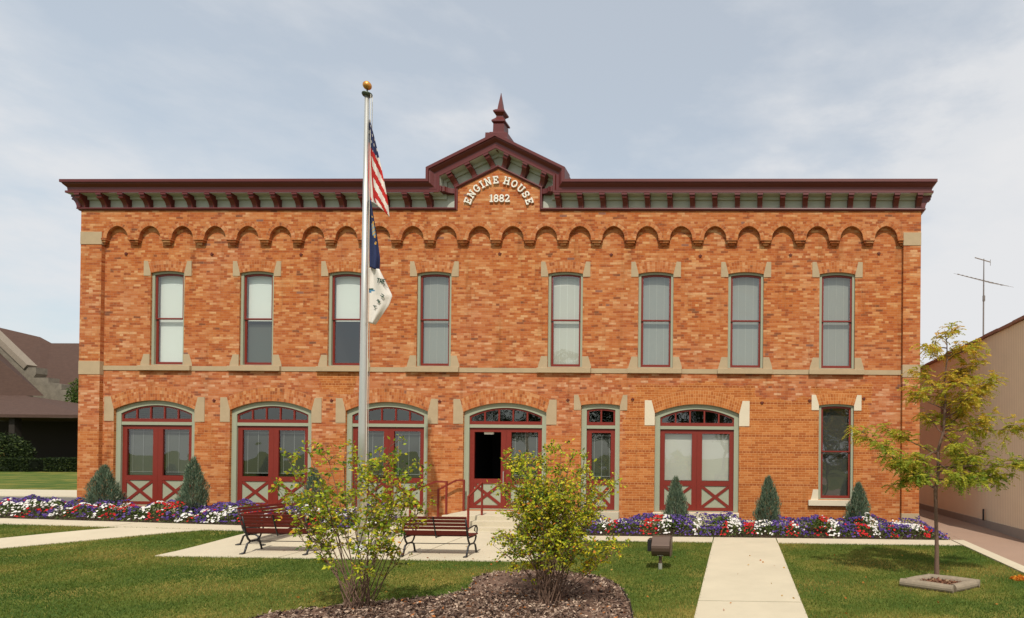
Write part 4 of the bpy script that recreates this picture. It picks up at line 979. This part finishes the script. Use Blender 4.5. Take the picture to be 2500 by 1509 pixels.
# petunias
def petunias(name, x0, x1, table, label, back=-.55, skip=None):
    A = (x1-x0)*(back-BF); NB = int(A*210); NL = int(A*900)
    def pos(n):
        X = NR.uniform(x0, x1, n); Y = NR.uniform(BF+.02, back, n)
        hh = .24+.12*np.sin(X*2.3)*np.sin(X*.9+Y*2)+.08*np.sin(X*7+Y*5)*np.sin(Y*6+X*2); k = np.clip((Y-BF)/.30, .2, 1)*np.clip((x1-X)/.3, .3, 1)*np.clip((X-x0)/.3, .3, 1)
        return X, Y, gzv(X, Y)+np.clip(hh*k*1.15+.02, .04, .5)
    X, Y, Z = pos(NL); P = np.stack([X, Y, Z-.01-NR.uniform(0, 1, NL)**2*.26], 1)
    g_ = leaves(P, NR.randn(NL, 3)+[0, 0, .4], NR.uniform(.04, .07, NL), NR.uniform(.02, .035, NL)); cg = pal(NL, [(78, 94, 50), (56, 72, 38), (108, 120, 66)], [3, 2, 2])
    X, Y, Z = pos(NB)
    # colour patches: centre, half width, colour, front-bias
    best = np.full(NB, 0); bd = np.full(NB, 9.)
    sc_ = []
    for (cxp, hw, col, yb_) in table:
        cxw = fac(cxp, 1290, -1.7).x; d = ((X-cxw)/(hw*.0118))**2+((Y-yb_)/.55)**2; sc_.append(d+NR.uniform(0, .9, NB))
    sc_ = np.array(sc_); best = sc_.argmin(0); colix = np.array([q[2] for q in table])[best]; far_ = sc_.min(0) > 2.2; colix = np.where(far_, 0, colix)
    rnd = NR.rand(NB); colix = np.where(rnd < .02, NR.randint(0, 3, NB), colix)
    cc = np.array([s2l(k)[:3] for k in ((74, 52, 118), (226, 220, 214), (188, 40, 42), (112, 88, 148))])
    colix = np.where((colix == 0) & (NR.rand(NB) < .25), 3, colix)
    c = cc[colix]*NR.uniform(.75, 1.15, (NB, 1))
    n = np.stack([NR.randn(NB)*.45, -.55+NR.randn(NB)*.35, .8+NR.randn(NB)*.25], 1); n /= np.linalg.norm(n, axis=1)[:, None]
    a = np.cross(n, NR.randn(NB, 3)); a /= np.linalg.norm(a, axis=1)[:, None]; b = np.cross(n, a); r = NR.uniform(.022, .036, NB)[:, None]; P = np.stack([X, Y, Z+.012], 1)
    vs = [P+(a*math.cos(k*math.pi/3)+b*math.sin(k*math.pi/3))*r*(1 if k % 2 else .9)+n*r*.25 for k in range(6)]
    V = np.stack(vs, 1).reshape(-1, 3)
    # two meshes' worth of polygons in one object: hexagon blossoms as pairs of quads keeps one face size
    quad = np.stack([vs[0], vs[1], vs[2], P, P, vs[2], vs[3], vs[4], P, vs[4], vs[5], vs[0]], 1).reshape(-1, 3)
    VV = np.concatenate([g_, quad]); CC = np.concatenate([cg, np.repeat(c, 3, axis=0)])
    return tag(np_mesh(name, VV, 4, FLW, None, np.clip(CC, 0, 1)), label, 'flowers', kind='stuff')
P0, W1, R2 = 0, 1, 2
TL = [(8, 14, 1, -2.2), (15, 10, 2, -2.1), (45, 30, 0, -1.5), (88, 28, 1, -1.8), (112, 10, 2, -2.1), (60, 14, 1, -2.3), (145, 30, 0, -1.9), (190, 22, 1, -2.0), (215, 12, 2, -2.1), (235, 10, 1, -1.3), (255, 22, 0, -1.9), (290, 14, 1, -2.1), (312, 22, 2, -2.0), (350, 22, 0, -2.0), (385, 18, 1, -2.0), (418, 20, 2, -2.0), (455, 16, 0, -1.9), (485, 20, 1, -2.1), (505, 8, 2, -2.1), (525, 16, 0, -2.0), (560, 18, 1, -2.0), (600, 18, 0, -1.9), (640, 16, 2, -2.), (680, 30, 1, -1.8), (720, 25, 0, -2.), (770, 20, 1, -1.8), (800, 10, 2, -2.1), (840, 20, 1, -1.7), (870, 20, 0, -2.), (900, 16, 1, -1.7), (940, 20, 0, -1.9)]
TR = [(1460, 12, 0, -2.), (1482, 14, 1, -1.7), (1500, 10, 2, -1.9), (1530, 28, 0, -1.6), (1520, 10, 1, -1.5), (1592, 14, 2, -2.1), (1605, 8, 2, -1.5), (1632, 12, 1, -2.1), (1665, 28, 0, -1.8), (1700, 8, 1, -1.6), (1745, 30, 0, -1.7), (1790, 14, 1, -1.8), (1770, 8, 2, -2.), (1832, 12, 2, -2.0), (1862, 22, 1, -1.9), (1900, 26, 0, -1.7), (1935, 10, 1, -2.2), (1930, 14, 2, -2.1), (1970, 26, 0, -1.7), (2000, 12, 2, -2.2), (2030, 18, 1, -1.8), (2020, 10, 2, -1.6), (2062, 26, 0, -1.9), (2100, 14, 2, -2.), (2130, 12, 1, -1.6), (2160, 16, 0, -1.9), (2170, 10, 2, -2.1), (2195, 18, 0, -1.9), (2212, 10, 1, -1.2), (2238, 20, 1, -1.8), (2255, 10, 2, -2.2), (2240, 10, 2, -2.3), (2290, 30, 0, -1.9)]
petunias('petunia_bed', -23.5, -9.7, TL, 'long mass of purple, white and red petunias left of the entrance steps')
petunias('petunia_bed', -4.3, 5.45, TR, 'mass of purple, white and red petunias right of the entrance steps')
# grass blades on the near lawn
def grass():
    N = 420000
    X = NR.uniform(-22, 8, N); v = NR.uniform(0, 1, N); Y = -3.05-(v**1.25)*7.6
    dist = Y+17.5; keep = NR.rand(N) < np.clip(9/dist, .2, 1)
    ix = (X/dist*F+PX); keep &= (ix > -90) & (ix < 2590)
    X, Y = X[keep], Y[keep]; bad = np.zeros(len(X), bool)
    def rb(x0, x1, y0, y1): return (X > x0) & (X < x1) & (Y > y0) & (Y < y1)
    bad |= rb(-11.88, -4.13, -5.58, -2) | rb(-.555, .985, -30, -2) | rb(5.45, 9, -30, 5)
    pp = [ex(p1, p2, 3.), (p1.x, SF), (p4.x+.4, SF), ex(p4, p3, 3.)]; bad |= in_poly(X, Y, pp) | in_poly(X, Y, [(mcx+(x-mcx)*.99, mcy+(y-mcy)*.99) for x, y in mp]) | in_poly(X, Y, lp)
    X, Y = X[~bad], Y[~bad]; n = len(X)
    P = np.stack([X, Y, gzv(X, Y)], 1); hh = NR.uniform(.018, .045, n)
    a = NR.uniform(0, 6.283, n); w = NR.uniform(.004, .008, n); lean = NR.randn(n, 2)*.014
    s = np.stack([np.cos(a)*w, np.sin(a)*w, np.zeros(n)], 1); tp_ = P+np.stack([lean[:, 0], lean[:, 1], hh], 1)
    V = np.stack([P-s, P+s, tp_], 1).reshape(-1, 3)
    f = np.sin(X*.8+np.sin(Y*1.3)*1.5)*.5+np.sin(X*2.1-Y*1.7)*.3+np.sin(Y*3.3+X*.4)*.3+.25*np.clip((X-1)/3, 0, 1)+NR.randn(n)*.32
    f = np.clip((f+1)/2, 0, 1)[:, None]; ca, cb, cc = [np.array(s2l(k)[:3]) for k in ((72, 100, 40), (106, 120, 48), (162, 144, 76))]
    c = np.where(f < .62, ca+(cb-ca)*f/.62, cb+(cc-cb)*(f-.62)/.38)*NR.uniform(.8, 1.2, (n, 1))
    tag(np_mesh('grass', V, 3, LEAF, None, np.clip(c, 0, 1)), 'short mown green grass with yellowed patches covering the front lawn', 'grass', kind='stuff')
grass()
# fallen leaves
N = 90; X = NR.uniform(-7, 6, N); Y = NR.uniform(-10, -4, N); P = np.stack([X, Y, gzv(X, Y)+.035], 1)
tag(np_mesh('fallen_leaves', leaves(P, NR.randn(N, 3)*[1, 1, .2], .05, .035), 4, LEAF, None, pal(N, [(196, 128, 60), (170, 96, 44), (204, 160, 80)], [1, 1, 1])), 'scattered orange fallen leaves on the lawn', 'leaves', kind='stuff')
pl_ = gnd(2492, 1416); N = 500; a = NR.uniform(0, 6.28, N); r = NR.uniform(0, 1, N)**.5
P = np.stack([pl_.x+r*.17*np.cos(a), pl_.y+r*.1*np.sin(a), pl_.z+.02+.06*(1-r)*NR.rand(N)], 1)
tag(np_mesh('leaf_pile', leaves(P, NR.randn(N, 3), .045, .03), 4, LEAF, None, pal(N, [(220, 140, 40), (190, 96, 34), (226, 170, 70)], [1, 1, 1]), loc=(pl_.x, pl_.y, pl_.z)), 'small heap of bright orange leaves on the lawn at the right edge', 'leaves', kind='stuff')
# ------------------------------------------------------------------ neighbour on the right
SIDM = None
def siding():
    m = bpy.data.materials.new('ribbed_siding'); t = NT(m); uv = t.a('ShaderNodeUVMap'); sp = t.a('ShaderNodeSeparateXYZ', i_0=(uv, 0))
    w = t.math('FRACT', t.math('DIVIDE', (sp, 0), .10)); gsh = t.math('LESS_THAN', w, .22)
    nz = t.a('ShaderNodeTexNoise', i_Vector=(uv, 0), i_Scale=1.5, i_Detail=4.)
    c = t.mix(t.math('MULTIPLY', gsh, .35), L(236, 216, 186), L(170, 146, 118)); cc = t.a('ShaderNodeVectorMath', operation='SCALE'); t.l.new(c.outputs[0], cc.inputs[0]); t.l.new(t.math('MULTIPLY_ADD', (nz, 0), .2, .9).outputs[0], cc.inputs['Scale'])
    b = t.a('ShaderNodeBsdfPrincipled', i_Roughness=.6); t.l.new(cc.outputs[0], b.inputs['Base Color'])
    bp = t.a('ShaderNodeBump', i_Strength=.5, i_Distance=.01, i_Height=gsh); bp.invert = True; t.l.new(bp.outputs[0], b.inputs['Normal']); t.out(b); return m
nb = thing('neighbouring_building', (7.33, 4, 0), 'beige ribbed-metal sided building across the driveway on the right', 'building')
NX = 7.33; nz0 = .22
mb = MB(); mb.prism([(NX, nz0), (16, nz0), (16, 5.6), (NX, 5.6)], -2.95, 18.); mb.build('siding', siding(), nb)
mb = MB(); mb.box(NX-.05, 16.05, -3.0, 18.05, -.4, nz0-.002); mb.build('plinth', mat('grey_concrete', L(150, 140, 130), .9, var=.15, scale=3), nb)
mb = MB(); mb.box(NX-.012, NX+.1, -3.4, -2.955, nz0, 5.6)
for i in range(44): z = nz0+.03+i*.12; mb.box(NX-.045, NX-.0125, -3.39, -2.96, z, z+.07)
mb.build('ribbed_panel', mat('ribbed_metal', L(186, 160, 134), .5), nb)
mb = MB(); y = -1.9
for i in range(22):
    y0 = -3.4+i*.92; mb.box(NX-.07, NX+.25, y0, y0+.915, 5.601+.012*(i % 2), 5.68+.012*(i % 2))
mb.build('coping_tiles', mat('coping', L(150, 108, 92), .8, var=.2), nb)
wy0, wy1 = 1.9, 2.9
mb = MB(); mb.box(NX-.06, NX-.002, 2.9, 4.0, 3.05, 4.1); wn_ = mb.build('window', mat('beige_trim', L(176, 150, 126), .6), nb); MB().box(NX-.065, NX-.0605, 2.98, 3.92, 3.13, 4.02).build('pane', mat('dark_glass', (.05, .05, .055, 1), .15, spec=.8), wn_)
mb = MB(); mb.tube([(NX-.09, .15, .22), (NX-.09, .15, .55)], .03, 8); mb.build('pipe', IRON, nb)
# tv antenna on that roof
am = 6.2
def A_(x, y): return fac(x, y, am)
an = thing('tv_antenna', tuple(A_(2404, 822)), 'thin rooftop television antenna rising above the beige building', 'antenna')
AM = mat('antenna_metal', L(120, 112, 108), .5, metal=.5)
mb = MB(); b0 = A_(2404, 850); b1_ = A_(2402, 632); b0.x = b1_.x; mb.tube([b0, (b0.x, am, A_(2404, 720).z), b1_], [.03, .028, .018], 6); mb.build('mast', AM, an)
mb = MB(); p, q = A_(2340, 670), A_(2445, 696); q2 = q.copy(); q2.y -= 0; mb.tube([p, q2], .014, 5)
for i in range(11):
    c = p.lerp(q2, i/10); hl = .30+.055*i; e = Vector((.80, .55, .06)).normalized(); mb.tube([c-e*hl, c+e*hl], .0055, 4); mb.tube([c-e*.05, c+e*.05], .022, 5)
mb.build('long_boom', AM, an)
mb = MB(); p, q = A_(2380, 629), A_(2418, 640); mb.tube([p, q], .022, 5); mb.tube([q+Vector((0, 0, .10)), q-Vector((0, 0, .14))], .010, 4); mb.build('short_boom', AM, an)
mb = MB(); c = A_(2402, 722); mb.tube([c, c-Vector((0, 0, .22))], .05, 6); mb.build('rotor', AM, an)
# ------------------------------------------------------------------ church-like house on the left
ch = thing('stone_church', (-62, 36, 0), 'distant stone building with brown shingled roofs beyond the road on the left', 'building')
ROOF = mat('brown_shingles', L(76, 56, 47), .95, var=.4, scale=2.2, bump=.4, stretch=(1, 1, 4)); CST = mat('grey_stone', L(122, 113, 100), .9, var=.6, scale=2.5, bump=.5, bscale=8); IVYSHADE = mat('ivy_and_shade_wall', L(46, 40, 34), .95, var=.3)  # dark wall colour stands for ivy plus the deep shade under the porch
def quadf(mb, pts): mb.add(pts, [tuple(range(len(pts)))])
def q_(x, y, Y): return tuple(fac(x, y, Y))
# rear roof (a solid slope: front eave near, ridge far)
mb = MB(); E0, E1 = q_(-260, 960, 44), q_(420, 962, 44); A0, A1, A2, A3, A4 = q_(-260, 760, 52), q_(0, 800, 52), q_(98, 823, 52), q_(126, 838, 52), q_(420, 839, 52)
e0, e1, e2 = q_(0, 960, 44), q_(98, 961, 44), q_(126, 961, 44)
mb.add([E0, e0, e1, e2, E1, A0, A1, A2, A3, A4], [(0, 1, 6, 5), (1, 2, 7, 6), (2, 3, 8, 7), (3, 4, 9, 8)])
for (p, q) in ((A0, A1), (A1, A2), (A2, A3), (A3, A4)): mb.add([p, q, (q[0], 62, q[2]-6), (p[0], 62, p[2]-6)], [(0, 1, 2, 3)])
mb.build('rear_roof', ROOF, ch)
mb = MB(); mb.box(q_(-260, 960, 44.5)[0], q_(420, 960, 44.5)[0], 45, 60, -.5, E0[2]-.1); mb.build('rear_wall', CST, ch)
# gable wall with raised coping between the two roofs
G = [(-80, 768), (64, 904), (64, 897), (88, 897), (88, 912), (82, 922), (118, 922), (118, 934), (150, 938), (150, 952), (176, 956), (176, 1060), (-80, 1060)]
GP = [(fac(x, y, 41).x, fac(x, y, 41).z) for x, y in G]
MB().prism(GP, 41, 42).build('gable_wall', CST, ch)
mb = MB(); a, b = fac(-80, 756, 41), fac(66, 896, 41); n = Vector((0, 0, 1)); mb.bar((a.x, 41.3, a.z), (b.x, 41.3, b.z), .9, .55, up=(0, 0, 1)); mb.build('coping', mat('coping_stone', L(136, 124, 110), .9, var=.3), ch)
# front roof (left) and porch roof
mb = MB(); quadf(mb, [q_(-220, 968, 37), q_(107, 966, 37), q_(0, 862, 40.9), q_(-80, 785, 40.9), q_(-220, 700, 40.9)]); mb.build('front_roof', ROOF, ch)
mb = MB(); e0 = fac(-200, 1000, 31); e1 = fac(206, 1013, 31); t0 = fac(-200, 975, 37); t1 = fac(62, 966, 37); 
e0.z = e1.z
mb.add([tuple(e0), tuple(e1), (t1.x, 37, t1.z), (t0.x, 37, t1.z)], [(0, 1, 2, 3)])
er = (e1.x+2.5, 39, e1.z); mb.add([tuple(e1), er, (t1.x, 37, t1.z)], [(0, 1, 2)])
mb.add([(e0.x, 31, e0.z-.25), (e1.x, 31, e1.z-.25), tuple(e1), tuple(e0)], [(0, 1, 2, 3)]); mb.add([(e0.x, 31, e0.z-.26), (e1.x, 31, e1.z-.26), (er[0], 39, er[2]-.26), (e0.x, 39, e0.z-.26)], [(0, 1, 2, 3)][::-1])
mb.build('porch_roof', ROOF, ch)
mb = MB(); mb.box(e0.x, e1.x+2.4, 36.5, 36.8, 0, e1.z-.3); mb.build('porch_wall', IVYSHADE, ch)
for x in (e1.x-1, e1.x-7, e1.x-13, e1.x-19): MB().box(x, x+.5, 31.4, 31.9, 0, e1.z-.3).build('porch_pier', IVYSHADE, ch)
mb = MB(); d0 = fac(-2, 1118, 35.9); mb.box(d0.x-1.4, d0.x+.5, 35.9, 36.4, .0, 2.3); mb.build('porch_door', mat('oak_door', L(190, 130, 60), .6), ch)
def leafmass(name, N, pf, cols, w, size, label=None, cat=None, parent=None, loc=(0, 0, 0), group=None):
    P = pf(N); dn = NR.randn(len(P), 3)+[0, -.3, .2]; V = leaves(P, dn, NR.uniform(.6, 1.3, len(P))*size, NR.uniform(.4, .8, len(P))*size)
    o = np_mesh(name, V, 4, LEAF, parent, pal(len(P), cols, w), loc=loc)
    if label: tag(o, label, cat, group)
    return o
def vol(x0, x1, y0, y1, z0, z1):
    def f(N):
        P = np.stack([NR.uniform(x0, x1, N), NR.uniform(y0, y1, N), NR.uniform(z0, z1, N)], 1); k = NR.randint(0, 3, N)
        P[k == 0, 1] = y0+NR.rand((k == 0).sum())*.12; P[k == 1, 2] = z1-NR.rand((k == 1).sum())*.1+NR.randn((k == 1).sum())*.02; return P
    return f
GRN = [(52, 66, 34), (34, 46, 26), (84, 96, 44)]
def hedge(px0, px1, top, bot, Y, label):
    a, b = fac(px0, bot, Y), fac(px1, top, Y); t = thing('clipped_hedge', ((a.x+b.x)/2, Y, gz(a.x, Y)), label, 'hedge', 'clipped hedges before the stone building')
    z0 = gz(a.x, Y); mb = MB(); mb.box(a.x+.08, b.x-.08, Y+.1, Y+1.4, z0, b.z-.08); mb.build('core', mat('hedge_core', L(30, 38, 22), .95), t)
    leafmass('foliage', 9000, vol(a.x, b.x, Y, Y+1.5, z0, b.z), GRN, [4, 4, 1], .13, parent=t, loc=((a.x+b.x)/2, Y, gz(a.x, Y)))
hy = gnd(100, 1152).y
hedge(-60, 67, 1121, 1154, hy-.6, 'dark clipped hedge at the far left edge, before the stone building')
hedge(106, 204, 1120, 1151, hy, 'dark clipped hedge beside the corner of the brick building')
ip = fac(30, 1080, 30)
leafmass('ivy_shrub', 5200, lambda N: blob(N, (ip.x-1, 30.2, 1.7), (2.6, .8, 1.7)), [(60, 74, 40), (40, 52, 28), (100, 112, 62)], [4, 4, 1], .22, 'tall dark leafy bush beneath the far porch roof', 'bush', loc=(ip.x, 30.2, 0))
vp = fac(184, 975, 39)
leafmass('climbing_vine', 2600, lambda N: blob(N, (vp.x+.5, 39.3, vp.z), (1.7, .6, 2.3)), [(84, 104, 44), (60, 78, 36), (120, 132, 60)], [4, 3, 1], .22, 'green climbing vine on the stone wall near the brick corner', 'vine', loc=(vp.x, 39.3, 0))
# trees across the street behind the viewpoint: seen only as reflections in the panes
def far_tree(x, y, h, r, label):
    t = thing('street_tree', (x, y, gz(x, y)), label, 'tree', 'trees mirrored in the window panes'); z0 = gz(x, y)
    mb = MB(); mb.tube([(x, y, z0), (x+.2, y, z0+h*.4), (x, y, z0+h*.8)], [.3, .22, .06], 8)
    P = []
    for k in range(9):
        a = random.uniform(0, 6.28); zz = z0+h*random.uniform(.4, .85); c = Vector((x+r*.6*math.cos(a), y+r*.6*math.sin(a), zz)); mb.tube([(x, y, zz-h*.2), c], [.09, .03], 5)
        P.append(blob(700, tuple(c), (r*.5, r*.5, h*.16)))
    mb.build('trunk', BARK, t); P = np.concatenate(P); V = leaves(P, NR.randn(len(P), 3), .3, .2)
    np_mesh('crown', V, 4, LEAF, t, pal(len(P), GRN, [3, 3, 1]), loc=(x, y, z0))
for x, y, h, r in ((-14, -52, 11, 5), (-2, -58, 13, 6), (10, -50, 10, 4.5), (22, -60, 12, 6), (-28, -60, 12, 6)): far_tree(x, y, h, r, 'leafy street tree mirrored in the window panes')
# ------------------------------------------------------------------ light
EL, AZ = R(55), R(13)         # sun high, behind the camera and slightly to the right
S = Vector((math.sin(AZ)*math.cos(EL), -math.cos(AZ)*math.cos(EL), math.sin(EL)))
sun = bpy.data.lights.new('sun', 'SUN'); sun.energy = 4.0; sun.angle = R(.6); sun.color = (1, .95, .86)
so = bpy.data.objects.new('sun', sun); C.objects.link(so); so.rotation_euler = (-S).to_track_quat('-Z', 'Y').to_euler()
w = bpy.data.worlds.new('World'); bpy.context.scene.world = w; w.use_nodes = True; nt = w.node_tree; nt.nodes.clear()
class WT(NT):
    def __init__(s, w): s.n = w.node_tree.nodes; s.l = w.node_tree.links
t = WT(w)
sky = t.a('ShaderNodeTexSky', sky_type='NISHITA', sun_disc=False, sun_elevation=EL, sun_rotation=math.pi-AZ, air_density=1., dust_density=2.2, ozone_density=1.)
tc = t.a('ShaderNodeTexCoord'); mp_ = t.a('ShaderNodeMapping', i_Vector=(tc, 'Generated'), i_Scale=(1., 1., 2.4))
n1 = t.a('ShaderNodeTexNoise', i_Vector=mp_, i_Scale=1.7, i_Detail=7., i_Roughness=.55, i_Distortion=.3)
n2 = t.a('ShaderNodeTexNoise', i_Vector=mp_, i_Scale=7., i_Detail=6., i_Roughness=.6)
sx = t.a('ShaderNodeSeparateXYZ', i_0=(tc, 'Generated'))
xx_ = t.math('ADD', (sx, 0), .36); side = t.math('ADD', t.math('MULTIPLY', t.math('MULTIPLY', xx_, xx_), .62), t.math('MULTIPLY', (sx, 2), -.42))
cl = t.math('ADD', t.math('ADD', (n1, 0), t.math('MULTIPLY_ADD', (n2, 0), .46, -.23)), side)
msk = t.ramp(cl, [(.30, (.52, .52, .52, 1)), (.44, (.66, .66, .66, 1)), (.58, (.90, .90, .90, 1)), (.76, (1, 1, 1, 1))])
skc = t.mix(1., sky, (1.05, 1.22, 1.12, 1), 'MULTIPLY')
mx = t.mix(msk, skc, (5.45, 5.5, 5.62, 1)); bg = t.a('ShaderNodeBackground', i_1=.145); t.l.new(mx.outputs[0], bg.inputs[0]); o = t.a('ShaderNodeOutputWorld'); t.l.new(bg.outputs[0], o.inputs[0])
sc = bpy.context.scene
sc.view_settings.view_transform = 'Standard'; sc.view_settings.look = 'None'; sc.view_settings.exposure = 0.; sc.view_settings.gamma = 1
sc.render.engine = 'CYCLES'; sc.cycles.max_bounces = 6; sc.cycles.transparent_max_bounces = 12
